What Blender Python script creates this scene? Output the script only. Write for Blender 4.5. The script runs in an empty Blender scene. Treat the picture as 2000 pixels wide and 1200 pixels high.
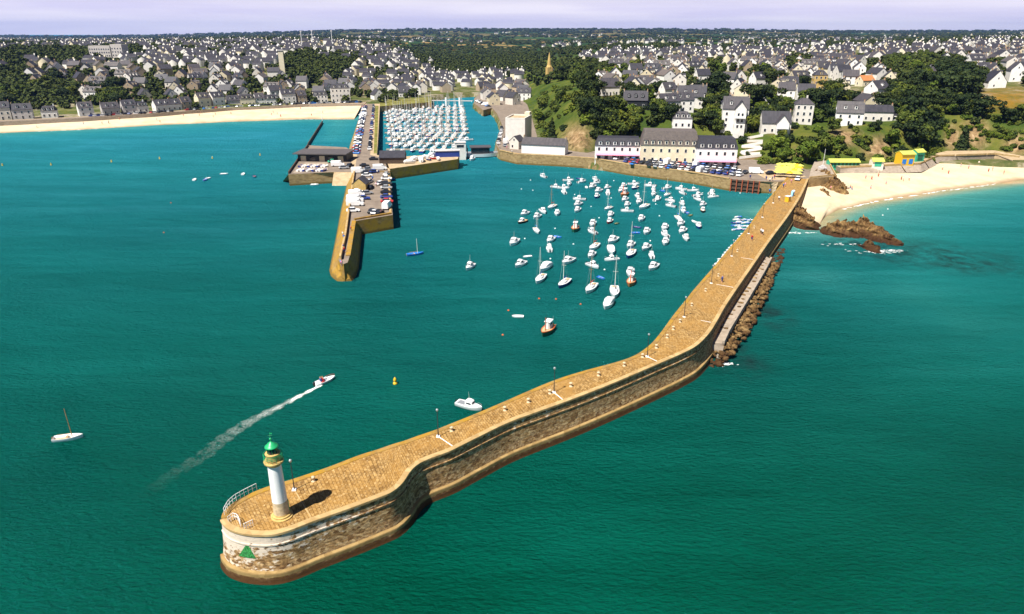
import bpy, bmesh, math, random
import numpy as np
from mathutils import Vector, Matrix, Euler
random.seed(7)
RNG = np.random.default_rng(11)
R = math.radians
C = bpy.context.scene.collection
SC = bpy.context.scene

# ------------------------------------------------------------------ camera, sky, sun, exposure
F_PX, CAM_H = 1340.0, 58.0
PITCH = math.atan((600 - 62) / F_PX)
cam_d = bpy.data.cameras.new('camera')
cam_d.sensor_fit = 'HORIZONTAL'; cam_d.sensor_width = 36.0
cam_d.lens = 36.0 * F_PX / 2000.0
cam_d.clip_start = 0.5; cam_d.clip_end = 40000
cam = bpy.data.objects.new('camera', cam_d); C.objects.link(cam)
cam.location = (0, 0, CAM_H); cam.rotation_euler = (math.pi / 2 - PITCH, 0, 0)
SC.camera = cam
SUN_EL, SUN_AZ = R(58.5), (-0.69, -0.724)          # horizontal direction towards the sun
world = bpy.data.worlds.new('World'); SC.world = world; world.use_nodes = True
wt = world.node_tree; wt.nodes.clear()
wo = wt.nodes.new('ShaderNodeOutputWorld'); wb = wt.nodes.new('ShaderNodeBackground')
sk = wt.nodes.new('ShaderNodeTexSky'); sk.sky_type = 'NISHITA'; sk.sun_disc = False
sk.sun_elevation = SUN_EL; sk.sun_rotation = math.atan2(SUN_AZ[0], SUN_AZ[1])
sk.air_density = 1.0; sk.dust_density = 0.3; sk.ozone_density = 3.0
wm = wt.nodes.new('ShaderNodeMix'); wm.data_type = 'RGBA'; wm.blend_type = 'MULTIPLY'; wm.inputs[0].default_value = 1.0
wm.inputs[7].default_value = (0.62, 0.60, 0.68, 1)
wt.links.new(sk.outputs[0], wm.inputs[6])
tc = wt.nodes.new('ShaderNodeTexCoord'); sx = wt.nodes.new('ShaderNodeSeparateXYZ'); wt.links.new(tc.outputs['Generated'], sx.inputs[0])
rp = wt.nodes.new('ShaderNodeMapRange'); wt.links.new(sx.outputs[2], rp.inputs[0])      # pale summer haze low over the horizon
for i, q in enumerate((0.03, 0.10, 1.0, 0.0)): rp.inputs[i + 1].default_value = q
cn = wt.nodes.new('ShaderNodeTexNoise'); cmap = wt.nodes.new('ShaderNodeMapping'); cmap.inputs['Scale'].default_value = (2.0, 2.0, 34.0)
wt.links.new(tc.outputs['Generated'], cmap.inputs[0]); wt.links.new(cmap.outputs[0], cn.inputs['Vector']); cn.inputs['Scale'].default_value = 1.6; cn.inputs['Detail'].default_value = 5
cr_ = wt.nodes.new('ShaderNodeValToRGB'); wt.links.new(cn.outputs['Fac'], cr_.inputs[0]); e = cr_.color_ramp.elements
e[0].position = .38; e[0].color = (8.9, 8.4, 11.0, 1); e[1].position = .66; e[1].color = (11.0, 10.4, 11.8, 1)
wz = wt.nodes.new('ShaderNodeMix'); wz.data_type = 'RGBA'; wt.links.new(rp.outputs[0], wz.inputs[0]); wt.links.new(wm.outputs[2], wz.inputs[6]); wt.links.new(cr_.outputs[0], wz.inputs[7])
wt.links.new(wz.outputs[2], wb.inputs[0])
wb.inputs[1].default_value = 0.05
wt.links.new(wb.outputs[0], wo.inputs[0])
sun_d = bpy.data.lights.new('sun', 'SUN'); sun_d.energy = 5.0; sun_d.angle = R(0.5); sun_d.color = (1.0, 0.95, 0.86)
sun = bpy.data.objects.new('sun', sun_d); C.objects.link(sun)
sv = Vector((SUN_AZ[0] * math.cos(SUN_EL), SUN_AZ[1] * math.cos(SUN_EL), math.sin(SUN_EL)))
sun.rotation_euler = sv.to_track_quat('Z', 'Y').to_euler(); sun.location = (0, 0, 300)
SC.view_settings.view_transform = 'Standard'; SC.view_settings.look = 'None'
SC.view_settings.exposure = 0.86; SC.view_settings.gamma = 1.0
SC.cycles.volume_bounces = 0; SC.cycles.max_bounces = 6; SC.cycles.transparent_max_bounces = 8

# ------------------------------------------------------------------ picture <-> ground helpers (used to measure the place)
_s, _c = math.sin(PITCH), math.cos(PITCH)
def ray(px, py):
    u = (px - 1000) / F_PX; v = (600 - py) / F_PX
    return u, _c + v * _s, -_s + v * _c
def P(px, py, z=0.0):
    d = ray(px, py); t = (z - CAM_H) / d[2]
    return Vector((d[0] * t, d[1] * t, z))
def PL(pts, z=0.0): return [P(a, b, z) for a, b in pts]
def proj(X, Y, Z):
    zz = Z - CAM_H; dep = Y * _c - zz * _s; up = Y * _s + zz * _c
    return 1000 + F_PX * X / dep, 600 - F_PX * up / dep
def sl(py):
    d = ray(1000, py); return -d[2] / d[1]
ORD = 'zeroth first second third fourth fifth sixth seventh eighth ninth tenth eleventh twelfth thirteenth fourteenth fifteenth sixteenth seventeenth eighteenth nineteenth'.split()
TENS = {2: 'twent', 3: 'thirt', 4: 'fort', 5: 'fift', 6: 'sixt', 7: 'sevent', 8: 'eight', 9: 'ninet'}
def ordw(n):
    if n < 20: return ORD[n]
    if n > 99: return 'hundredth'
    t, u = divmod(n, 10)
    return TENS[t] + ('ieth' if u == 0 else 'y-' + ORD[u])

# ------------------------------------------------------------------ mesh builder
class MB:
    def __init__(s): s.v = []; s.f = []; s.m = []; s.uv = None
    def add(s, verts, faces, m=0):
        o = len(s.v); s.v += [tuple(p) for p in verts]
        for f in faces: s.f.append(tuple(i + o for i in f)); s.m.append(m)
        return s
    def box(s, c, d, rz=0.0, m=0, taper=1.0, ry=0.0):
        x, y, z = d[0] / 2, d[1] / 2, d[2] / 2
        vs = [(-x, -y, -z), (x, -y, -z), (x, y, -z), (-x, y, -z)] + [(a * taper, b * taper, z) for a, b in ((-x, -y), (x, -y), (x, y), (-x, y))]
        ca, sa = math.cos(rz), math.sin(rz); cb, sb = math.cos(ry), math.sin(ry)
        out = []
        for a, b, e in vs:
            a, e = a * cb + e * sb, -a * sb + e * cb
            out.append((c[0] + a * ca - b * sa, c[1] + a * sa + b * ca, c[2] + e))
        return s.add(out, [(3, 2, 1, 0), (4, 5, 6, 7), (0, 1, 5, 4), (1, 2, 6, 5), (2, 3, 7, 6), (3, 0, 4, 7)], m)
    def prism(s, poly, z0, z1, m=0, mtop=None, cap=True):
        n = len(poly); a = sum(poly[i][0] * poly[(i + 1) % n][1] - poly[(i + 1) % n][0] * poly[i][1] for i in range(n))
        if a < 0: poly = poly[::-1]
        vs = [(p[0], p[1], z0) for p in poly] + [(p[0], p[1], z1) for p in poly]
        s.add(vs, [(i, (i + 1) % n, (i + 1) % n + n, i + n) for i in range(n)], m)
        if cap: s.add([(p[0], p[1], z1) for p in poly], [tuple(range(n))], m if mtop is None else mtop)
        return s
    def lathe(s, prof, seg=24, c=(0, 0, 0), m=0):
        vs = []; n = len(prof)
        for r, z in prof:
            for k in range(seg):
                a = 2 * math.pi * k / seg; vs.append((c[0] + r * math.cos(a), c[1] + r * math.sin(a), c[2] + z))
        fs = [(i * seg + k, i * seg + (k + 1) % seg, (i + 1) * seg + (k + 1) % seg, (i + 1) * seg + k) for i in range(n - 1) for k in range(seg)]
        s.add(vs, fs, m)
        for i, fl in ((0, True), (n - 1, False)):
            if prof[i][0] > 1e-4: s.add(vs[i * seg:(i + 1) * seg], [tuple(range(seg))[::-1] if fl else tuple(range(seg))], m)
        return s
    def tube(s, p0, p1, r, r1=None, seg=6, m=0):
        p0, p1 = Vector(p0), Vector(p1); d = (p1 - p0).normalized(); r1 = r if r1 is None else r1
        a = d.orthogonal().normalized(); b = d.cross(a)
        vs = []
        for p, q in ((p0, r), (p1, r1)):
            for k in range(seg):
                t = 2 * math.pi * k / seg; vs.append(p + a * q * math.cos(t) + b * q * math.sin(t))
        fs = [(k, (k + 1) % seg, seg + (k + 1) % seg, seg + k) for k in range(seg)]
        fs += [tuple(range(seg))[::-1], tuple(range(seg, 2 * seg))]
        return s.add(vs, fs, m)
    def path(s, pts, r, seg=6, m=0):
        for a, b in zip(pts[:-1], pts[1:]): s.tube(a, b, r, seg=seg, m=m)
        return s
    def grid(s, rows, m=0, flip=False):
        n, k = len(rows), len(rows[0]); vs = [p for r in rows for p in r]
        fs = []
        for i in range(n - 1):
            for j in range(k - 1):
                q = (i * k + j, i * k + j + 1, (i + 1) * k + j + 1, (i + 1) * k + j)
                fs.append(q[::-1] if flip else q)
        return s.add(vs, fs, m)
    def mesh(s, name, mats, smooth=False):
        me = bpy.data.meshes.new(name); me.from_pydata(s.v, [], s.f)
        for mm in (mats if isinstance(mats, (list, tuple)) else [mats]): me.materials.append(mm)
        if len(me.polygons):
            me.polygons.foreach_set('material_index', s.m)
            if smooth: me.polygons.foreach_set('use_smooth', [True] * len(me.polygons))
        me.update(); return me
    def build(s, name, mats, parent=None, smooth=False, loc=None):
        return obj(name, s.mesh(name, mats, smooth), parent, loc)
def obj(name, me, parent=None, loc=None, rz=None):
    o = bpy.data.objects.new(name, me); C.objects.link(o)
    if parent is not None: o.parent = parent
    if loc is not None: o.location = loc
    if rz is not None: o.rotation_euler = (0, 0, rz)
    return o
def tag(o, label=None, cat=None, group=None, kind=None):
    if label: o['label'] = label
    if cat: o['category'] = cat
    if group: o['group'] = group
    if kind: o['kind'] = kind
    return o
def thing(name, label, cat, loc=(0, 0, 0), rz=0.0, group=None):
    o = bpy.data.objects.new(name, None); C.objects.link(o); o.empty_display_size = 0.5
    o.location = loc; o.rotation_euler = (0, 0, rz)
    return tag(o, label, cat, group)
def copy_tree(o, parent=None):
    c = o.copy(); C.objects.link(c)
    if parent is not None: c.parent = parent
    for ch in list(o.children): copy_tree(ch, c)
    return c
def place(proto, used, loc, rz, label, group=None, scale=None):
    o = copy_tree(proto) if used.get(proto.name_full) else proto
    used[proto.name_full] = True
    o.location = loc; o.rotation_euler = (0, 0, rz)
    if scale: o.scale = (scale,) * 3 if not isinstance(scale, tuple) else scale
    o['label'] = label
    if group: o['group'] = group
    return o
USED = {}

def bulk(name, verts, faces, mats, midx=None, smooth=False):
    """numpy arrays -> one mesh; faces (n,4) or (n,3)"""
    me = bpy.data.meshes.new(name); nv = len(verts); nf, k = faces.shape
    me.vertices.add(nv); me.vertices.foreach_set('co', np.ascontiguousarray(verts, dtype=np.float32).ravel())
    me.loops.add(nf * k); me.loops.foreach_set('vertex_index', faces.astype(np.int32).ravel())
    me.polygons.add(nf); me.polygons.foreach_set('loop_start', np.arange(0, nf * k, k, dtype=np.int32))
    me.polygons.foreach_set('loop_total', np.full(nf, k, dtype=np.int32))
    for mm in mats: me.materials.append(mm)
    if midx is not None: me.polygons.foreach_set('material_index', midx.astype(np.int32))
    if smooth: me.polygons.foreach_set('use_smooth', np.ones(nf, dtype=bool))
    me.update(calc_edges=True); me.validate()
    return me
def scatter_mesh(name, tv, tf, tm, pos, scl, rot, mats, mats_of=None, smooth=False):
    """many copies of one template joined in one mesh (only for what is too many to count)"""
    n, k = len(pos), len(tv)
    ca, sa = np.cos(rot)[:, None], np.sin(rot)[:, None]
    S = scl if scl.ndim == 2 else np.repeat(scl[:, None], 3, 1)
    x = tv[None, :, 0] * S[:, 0:1]; y = tv[None, :, 1] * S[:, 1:2]; z = tv[None, :, 2] * S[:, 2:3]
    V = np.stack([pos[:, 0:1] + x * ca - y * sa, pos[:, 1:2] + x * sa + y * ca, pos[:, 2:3] + z], -1).reshape(-1, 3)
    Fc = (tf[None] + (np.arange(n) * k)[:, None, None]).reshape(-1, tf.shape[1])
    mi = np.tile(tm, n) if mats_of is None else mats_of
    return bulk(name, V, Fc, mats, mi, smooth)
# ------------------------------------------------------------------ materials
class NT:
    def __init__(s, name):
        s.m = bpy.data.materials.new(name); s.m.use_nodes = True; s.t = s.m.node_tree; s.t.nodes.clear()
        s.out = s.t.nodes.new('ShaderNodeOutputMaterial'); s.b = s.t.nodes.new('ShaderNodeBsdfPrincipled')
        s.t.links.new(s.b.outputs[0], s.out.inputs[0])
    def n(s, k, **kw):
        x = s.t.nodes.new('ShaderNode' + k)
        for a, b in kw.items(): setattr(x, a, b)
        return x
    def l(s, a, b): s.t.links.new(a, b); return s
    def coord(s, kind='Object'): return s.n('TexCoord').outputs[kind]
    def pos(s): return s.n('NewGeometry').outputs['Position']
    def mapv(s, vec, scale=(1, 1, 1), rot=(0, 0, 0), loc=(0, 0, 0)):
        x = s.n('Mapping'); x.inputs['Scale'].default_value = scale; x.inputs['Rotation'].default_value = rot; x.inputs['Location'].default_value = loc
        s.l(vec, x.inputs[0]); return x.outputs[0]
    def noise(s, vec, scale, detail=4, rough=.55, dist=0):
        x = s.n('TexNoise'); x.inputs['Scale'].default_value = scale; x.inputs['Detail'].default_value = detail
        x.inputs['Roughness'].default_value = rough; x.inputs['Distortion'].default_value = dist
        if vec is not None: s.l(vec, x.inputs['Vector'])
        return x.outputs['Fac']
    def voro(s, vec, scale, out='Color', feature='F1'):
        x = s.n('TexVoronoi', feature=feature); x.inputs['Scale'].default_value = scale
        if vec is not None: s.l(vec, x.inputs['Vector'])
        return x.outputs[out]
    def ramp(s, fac, stops, interp='LINEAR'):
        x = s.n('ValToRGB'); x.color_ramp.interpolation = interp; e = x.color_ramp.elements
        while len(e) < len(stops): e.new(0.5)
        for i, (p, c) in enumerate(stops):
            e[i].position = p; e[i].color = (c[0], c[1], c[2], 1) if hasattr(c, '__len__') else (c, c, c, 1)
        s.l(fac, x.inputs[0]); return x.outputs[0]
    def mix(s, fac, a, b, mode='MIX'):
        x = s.n('Mix', data_type='RGBA', blend_type=mode)
        for sock, val in ((x.inputs[0], fac), (x.inputs[6], a), (x.inputs[7], b)):
            if hasattr(val, 'links') or hasattr(val, 'is_linked'): s.l(val, sock)
            elif hasattr(val, '__len__'): sock.default_value = (*val[:3], 1)
            else: sock.default_value = val
        return x.outputs[2]
    def math(s, op, a, b=0.0, clamp=False):
        x = s.n('Math', operation=op); x.use_clamp = clamp
        for sock, val in ((x.inputs[0], a), (x.inputs[1], b)):
            if hasattr(val, 'is_linked'): s.l(val, sock)
            else: sock.default_value = val
        return x.outputs[0]
    def sep(s, v):
        x = s.n('SeparateXYZ'); s.l(v, x.inputs[0]); return x.outputs
    def map_range(s, v, a, b, c=0.0, d=1.0):
        x = s.n('MapRange'); x.clamp = True; s.l(v, x.inputs[0])
        for i, q in enumerate((a, b, c, d)): x.inputs[i + 1].default_value = q
        return x.outputs[0]
    def col(s, c):
        if hasattr(c, 'is_linked'): s.l(c, s.b.inputs['Base Color'])
        else: s.b.inputs['Base Color'].default_value = (*c[:3], 1)
        return s
    def set(s, rough=.8, spec=.3, metal=0.0):
        s.b.inputs['Roughness'].default_value = rough; s.b.inputs['Specular IOR Level'].default_value = spec; s.b.inputs['Metallic'].default_value = metal
        return s
    def bump(s, h, strength=.5, dist=.1):
        x = s.n('Bump'); x.inputs['Strength'].default_value = strength; x.inputs['Distance'].default_value = dist
        s.l(h, x.inputs['Height']); s.l(x.outputs[0], s.b.inputs['Normal']); return s

def plain(name, col, rough=.6, var=.15, scale=2.0, spec=.3, metal=0.0, rnd=0.0):
    n = NT(name); v = n.noise(n.coord(), scale, 4)
    a = tuple(c * (1 - var) for c in col); b = tuple(min(1, c * (1 + var)) for c in col)
    c = n.ramp(v, [(.3, a), (.7, b)])
    if rnd:
        oi = n.n('ObjectInfo').outputs['Random']
        c = n.mix(1.0, c, n.ramp(oi, [(0, 1 - rnd), (1, 1.0)]), 'MULTIPLY')
    n.col(c).set(rough, spec, metal); return n.m

def m_deck():
    n = NT('pier_paving'); uv = n.coord('UV')
    br = n.n('TexBrick'); br.offset = .5; br.inputs['Scale'].default_value = 1.0
    br.inputs['Brick Width'].default_value = .62; br.inputs['Row Height'].default_value = .40; br.inputs['Mortar Size'].default_value = .045
    br.inputs['Bias'].default_value = 0.0; br.inputs['Mortar Smooth'].default_value = .3
    br.inputs['Color1'].default_value = (.22, .125, .040, 1); br.inputs['Color2'].default_value = (.46, .29, .105, 1); br.inputs['Mortar'].default_value = (.07, .034, .012, 1)
    n.l(n.mapv(uv, rot=(0, 0, R(90))), br.inputs['Vector'])
    big = n.noise(uv, .22, 5, .6); mid = n.noise(uv, 1.3, 6, .75)
    blk = n.voro(n.mapv(uv, (3.4, 2.0, 1)), 1.0)
    blkv = n.n('RGBToBW'); n.l(blk, blkv.inputs[0])
    c = n.mix(.38, br.outputs['Color'], n.ramp(blkv.outputs[0], [(.2, (.12, .058, .016)), (.5, (.30, .165, .046)), (.85, (.48, .32, .14))]))
    c = n.mix(n.ramp(big, [(.40, 0.0), (.66, .65)]), c, (.36, .19, .045))
    c = n.mix(n.ramp(mid, [(.52, 0.0), (.68, .75)]), c, (.12, .062, .020))
    c = n.mix(n.ramp(n.noise(uv, 3.1, 3), [(.60, 0.0), (.68, .65)]), c, (.58, .42, .21))
    n.col(c).set(.9, .15).bump(n.math('ADD', br.outputs['Fac'], mid), .35, .05); return n.m
def m_wall(kind=0):
    n = NT('pier_masonry'); uv = n.coord('UV'); z = n.sep(n.pos())[2]; u = n.sep(uv)[0]
    br = n.n('TexBrick'); br.offset = .47; br.inputs['Scale'].default_value = 1.0
    br.inputs['Brick Width'].default_value = .85; br.inputs['Row Height'].default_value = .38; br.inputs['Mortar Size'].default_value = .03
    br.inputs['Color1'].default_value = (.17, .09, .034, 1); br.inputs['Color2'].default_value = (.44, .275, .115, 1); br.inputs['Mortar'].default_value = (.13, .08, .04, 1)
    n.l(uv, br.inputs['Vector'])
    blk = n.voro(n.mapv(uv, (1.9, 3.3, 1)), 1.0); bw = n.n('RGBToBW'); n.l(blk, bw.inputs[0])
    c = n.mix(.7, br.outputs['Color'], n.ramp(bw.outputs[0], [(.15, (.12, .058, .024)), (.45, (.35, .21, .085)), (.7, (.44, .30, .16)), (.95, (.60, .43, .22))]))
    st = n.noise(n.mapv(uv, (.7, 1.2, 1)), 1.0, 6, .7)
    c = n.mix(n.ramp(st, [(.52, 0.0), (.68, .45)]), c, (.12, .052, .022))
    gr = n.noise(n.mapv(uv, (.12, .5, 1), loc=(7, 3, 0)), 1.0, 5, .6)
    c = n.mix(n.ramp(gr, [(.52, 0.0), (.70, .35)]), c, (.32, .215, .12))
    fine = n.noise(n.mapv(uv, (2.2, 3.6, 1)), 1.0, 5, .8)
    c = n.mix(1.0, c, n.ramp(fine, [(.34, .35), (.50, .95), (.66, 1.7)]), 'MULTIPLY')
    if kind == 1:   # limewashed head of the pier, worn away along the wall
        w = n.noise(n.mapv(uv, (.8, 1.2, 1)), 1.0, 8, .75)
        near = n.map_range(u, 1.0, 22, .26, -.06); hi = n.map_range(z, 2.4, 4.8, -.14, .06)
        lim = n.math('ADD', n.math('ADD', n.math('ADD', w, near), hi), n.math('MULTIPLY', n.math('SUBTRACT', bw.outputs[0], .5), .22))
        c = n.mix(n.ramp(lim, [(.61, 0.0), (.66, .85)]), c, (.66, .57, .47))
    lo = n.math('ADD', z, n.math('MULTIPLY', n.noise(uv, .9, 4), .9))
    c = n.mix(n.ramp(n.map_range(lo, .4, 2.2), [(0, 1.0), (.42, .9), (.6, 0.0)]), c, (.060, .026, .008))
    n.col(c).set(.9, .15).bump(n.math('ADD', n.math('MULTIPLY', br.outputs['Fac'], -1.0), st), .7, .08); return n.m
def m_stone(name, dark, light, scale=.6, weed=True, yellow=None):
    n = NT(name); p = n.pos()
    br = n.voro(n.mapv(p, (.9, .9, 2.0)), 1.0); bw = n.n('RGBToBW'); n.l(br, bw.inputs[0])
    c = n.mix(.6, n.ramp(n.noise(p, scale, 6, .7), [(.3, dark), (.7, light)]), n.ramp(bw.outputs[0], [(.1, dark), (.9, light)]))
    if yellow: c = n.mix(n.ramp(n.noise(p, .35, 5, .7), [(.42, 0.0), (.6, .9)]), c, yellow)
    if weed:
        lo = n.math('ADD', n.sep(p)[2], n.math('MULTIPLY', n.noise(p, .7, 4), .8))
        c = n.mix(n.ramp(n.map_range(lo, .2, 2.0), [(0, 1.0), (.4, .8), (.65, 0.0)]), c, (.13, .085, .02))
    n.col(c).set(.9, .15).bump(n.noise(p, 2.0, 5), .5, .1); return n.m
def m_rock(name, dark, mid, light, weedz=1.2):
    n = NT(name); p = n.pos(); q = n.mapv(p, (1, 1, .35), rot=(R(25), R(20), R(35)))
    c = n.ramp(n.noise(q, .55, 8, .72, .6), [(.32, dark), (.5, mid), (.68, light)])
    lo = n.math('ADD', n.sep(p)[2], n.math('MULTIPLY', n.noise(p, .6, 4), 1.2))
    c = n.mix(n.ramp(n.map_range(lo, weedz * .5, weedz + 1.6), [(0, 1.0), (.5, .8), (.9, 0.0)]), c, (.045, .020, .010))
    n.col(c).set(.92, .1).bump(n.noise(q, 1.4, 8, .7), .8, .4); return n.m
def m_water():
    n = NT('sea_water'); p = n.pos(); at = n.n('Attribute', attribute_name='shallow'); sh = at.outputs['Fac']
    big = n.noise(n.mapv(p, (.012, .02, 1)), 1.0, 4, .5, .4)
    deep = n.ramp(big, [(.30, (.0, .049, .023)), (.56, (.0, .078, .046)), (.80, (.001, .108, .078))])
    lane = n.noise(n.mapv(p, (.014, .06, 1), rot=(0, 0, R(14))), 1.0, 5, .62, .8)
    y = n.sep(p)[1]
    far = n.map_range(y, 60, 420)                       # base colour turns to a paler blue with distance
    c = n.mix(n.math('MULTIPLY', far, .85), deep, (.018, .195, .285))
    c = n.mix(n.ramp(sh, [(0.0, 0.0), (.35, .40), (.7, .8), (1, 1.0)]), c, n.ramp(sh, [(.2, (.02, .24, .24)), (.65, (.11, .34, .29)), (1.0, (.42, .36, .20))]))
    c = n.mix(1.0, c, n.ramp(lane, [(.30, (.80, .86, .84)), (.5, (1, 1, 1)), (.68, (1.6, 1.16, 1.18))]), 'MULTIPLY')
    weed = n.n('Attribute', attribute_name='weed').outputs['Fac']
    wn = n.math('MULTIPLY', weed, n.ramp(n.noise(p, .22, 6, .7, .5), [(.38, 0.0), (.62, 1.0)]))
    c = n.mix(wn, c, (.012, .035, .035))
    w1 = n.noise(n.mapv(p, (.9, 1.9, 1), rot=(0, 0, R(18))), 1.0, 6, .65, .3)
    w2 = n.noise(n.mapv(p, (.09, .22, 1), rot=(0, 0, R(-12))), 1.0, 3, .5, .4)
    bp = n.n('Bump'); bp.inputs['Strength'].default_value = 1.0; bp.inputs['Distance'].default_value = 1.0; n.l(n.math('ADD', n.math('MULTIPLY', w1, 1.15), n.math('MULTIPLY', w2, 1.6)), bp.inputs['Height'])
    df = n.n('BsdfDiffuse'); gl = n.n('BsdfGlossy'); fr = n.n('Fresnel'); mx = n.n('MixShader')       # green water body; teal gloss tint takes the red out of sky reflections
    n.l(c, df.inputs[0]); gl.inputs[0].default_value = (.08, .62, .68, 1); gl.inputs['Roughness'].default_value = .12; fr.inputs[0].default_value = 1.33
    for x in (df, gl, fr): n.l(bp.outputs[0], x.inputs['Normal'])
    n.l(n.math('MINIMUM', n.math('MULTIPLY', fr.outputs[0], .8), .42), mx.inputs[0]); n.l(df.outputs[0], mx.inputs[1]); n.l(gl.outputs[0], mx.inputs[2]); n.l(mx.outputs[0], n.out.inputs[0])
    n.t.nodes.remove(n.b)
    return n.m
def m_land():
    n = NT('land_cover'); p = n.pos(); g = n.n('NewGeometry'); nz = n.sep(g.outputs['Normal'])[2]; y = n.sep(p)[1]
    gr = n.ramp(n.noise(p, .05, 6, .65), [(.3, (.022, .045, .010)), (.5, (.06, .085, .014)), (.7, (.13, .125, .025))])
    town = n.ramp(n.noise(p, .09, 5, .7), [(.35, (.05, .075, .02)), (.5, (.13, .12, .05)), (.58, (.30, .25, .18)), (.66, (.16, .15, .13))])
    tw = n.n('Attribute', attribute_name='town').outputs['Fac']
    c = n.mix(n.math('MULTIPLY', tw, n.ramp(n.noise(p, .03, 4), [(.4, .25), (.6, .9)])), gr, town)
    fv = n.voro(n.mapv(p, (.0045, .003, 1), rot=(0, 0, R(20))), 1.0); fb = n.n('RGBToBW'); n.l(fv, fb.inputs[0])
    fld = n.ramp(fb.outputs[0], [(.2, (.022, .05, .014)), (.45, (.045, .085, .016)), (.53, (.20, .14, .05)), (.60, (.025, .045, .014)), (.78, (.26, .17, .06))], 'CONSTANT')
    c = n.mix(n.map_range(y, 1000, 1400), c, fld)
    rk = n.ramp(n.noise(n.mapv(p, (1, 1, .4), rot=(R(20), R(15), 0)), .35, 8, .7, .5), [(.32, (.06, .035, .02)), (.52, (.26, .17, .085)), (.7, (.46, .33, .2))])
    st = n.math('MULTIPLY', n.ramp(n.math('ADD', nz, n.math('MULTIPLY', n.noise(p, .08, 5, .7), .55)), [(.72, 1.0), (.86, 0.0)]), n.map_range(y, 420, 330))
    c = n.mix(st, c, rk)
    rb = n.n('Attribute', attribute_name='rock').outputs['Fac']
    c = n.mix(n.math('MULTIPLY', rb, n.ramp(n.noise(p, .18, 5, .7), [(.30, 0.0), (.42, 1.0)])), c, rk)
    go = n.n('Attribute', attribute_name='gorse').outputs['Fac']
    c = n.mix(n.math('MULTIPLY', go, n.ramp(n.noise(p, .12, 5, .7), [(.36, .1), (.6, .9)])), c, (.24, .125, .015))
    n.col(c).set(.95, .05).bump(n.noise(p, .5, 5), .6, 1.0); return n.m
def m_sand():
    n = NT('beach_sand'); p = n.pos(); z = n.sep(p)[2]
    c = n.ramp(n.noise(p, .12, 6, .65), [(.3, (.50, .39, .25)), (.7, (.64, .54, .38))])
    wet = n.math('ADD', z, n.math('MULTIPLY', n.noise(p, .06, 4), .7))
    c = n.mix(n.ramp(n.map_range(wet, .0, 1.5), [(.15, 1.0), (.75, 0.0)]), c, (.25, .16, .08))
    n.col(c).set(.95, .08).bump(n.noise(p, 1.2, 5), .4, .1); return n.m
def m_asph(name='asphalt', a=(.15, .118, .092), b=(.26, .208, .165)):
    n = NT(name); p = n.pos()
    c = n.ramp(n.noise(p, .25, 7, .7), [(.3, a), (.7, b)])
    n.col(c).set(.9, .15).bump(n.noise(p, 6, 4), .2, .02); return n.m
def m_leaf(name, dark, mid, light):
    n = NT(name); p = n.pos(); oi = n.n('ObjectInfo').outputs['Random']
    c = n.ramp(n.noise(p, .55, 4, .7), [(.33, dark), (.52, mid), (.70, light)])
    c = n.mix(1.0, c, n.ramp(oi, [(0, (.7, .75, .75)), (.5, (1, 1, 1)), (1, (1.25, 1.1, .8))]), 'MULTIPLY')
    n.col(c).set(.75, .12); return n.m
def m_facade(name, col, win=False, rnd=.22):
    n = NT(name); p = n.coord()
    c = n.ramp(n.noise(p, .6, 5, .6), [(.3, tuple(q * .86 for q in col)), (.65, col)])
    oi = n.n('ObjectInfo').outputs['Random']
    c = n.mix(1.0, c, n.ramp(oi, [(0, (1 - rnd, 1 - rnd * 1.15, 1 - rnd * 1.4)), (.6, (1, 1, 1))]), 'MULTIPLY')
    n.col(c).set(.85, .15); return n.m
def m_slate(name='roof_slate', a=(.026, .026, .034), b=(.060, .057, .068)):
    n = NT(name); p = n.coord(); oi = n.n('ObjectInfo').outputs['Random']
    w = n.n('TexBrick'); w.inputs['Scale'].default_value = 1.0; w.inputs['Brick Width'].default_value = .5; w.inputs['Row Height'].default_value = .3; w.inputs['Mortar Size'].default_value = .02
    w.inputs['Color1'].default_value = (*a, 1); w.inputs['Color2'].default_value = (*b, 1); w.inputs['Mortar'].default_value = (.04, .04, .05, 1)
    n.l(n.mapv(p, (1, 1, 1), rot=(R(50), 0, 0)), w.inputs['Vector'])
    c = n.mix(.5, w.outputs['Color'], n.ramp(n.noise(p, .7, 5, .7), [(.3, a), (.7, b)]))
    c = n.mix(1.0, c, n.ramp(oi, [(0, (.75, .75, .8)), (.7, (1.1, 1.05, 1.0)), (1, (1.45, 1.3, 1.15))]), 'MULTIPLY')
    n.col(c).set(.55, .35); return n.m
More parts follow.
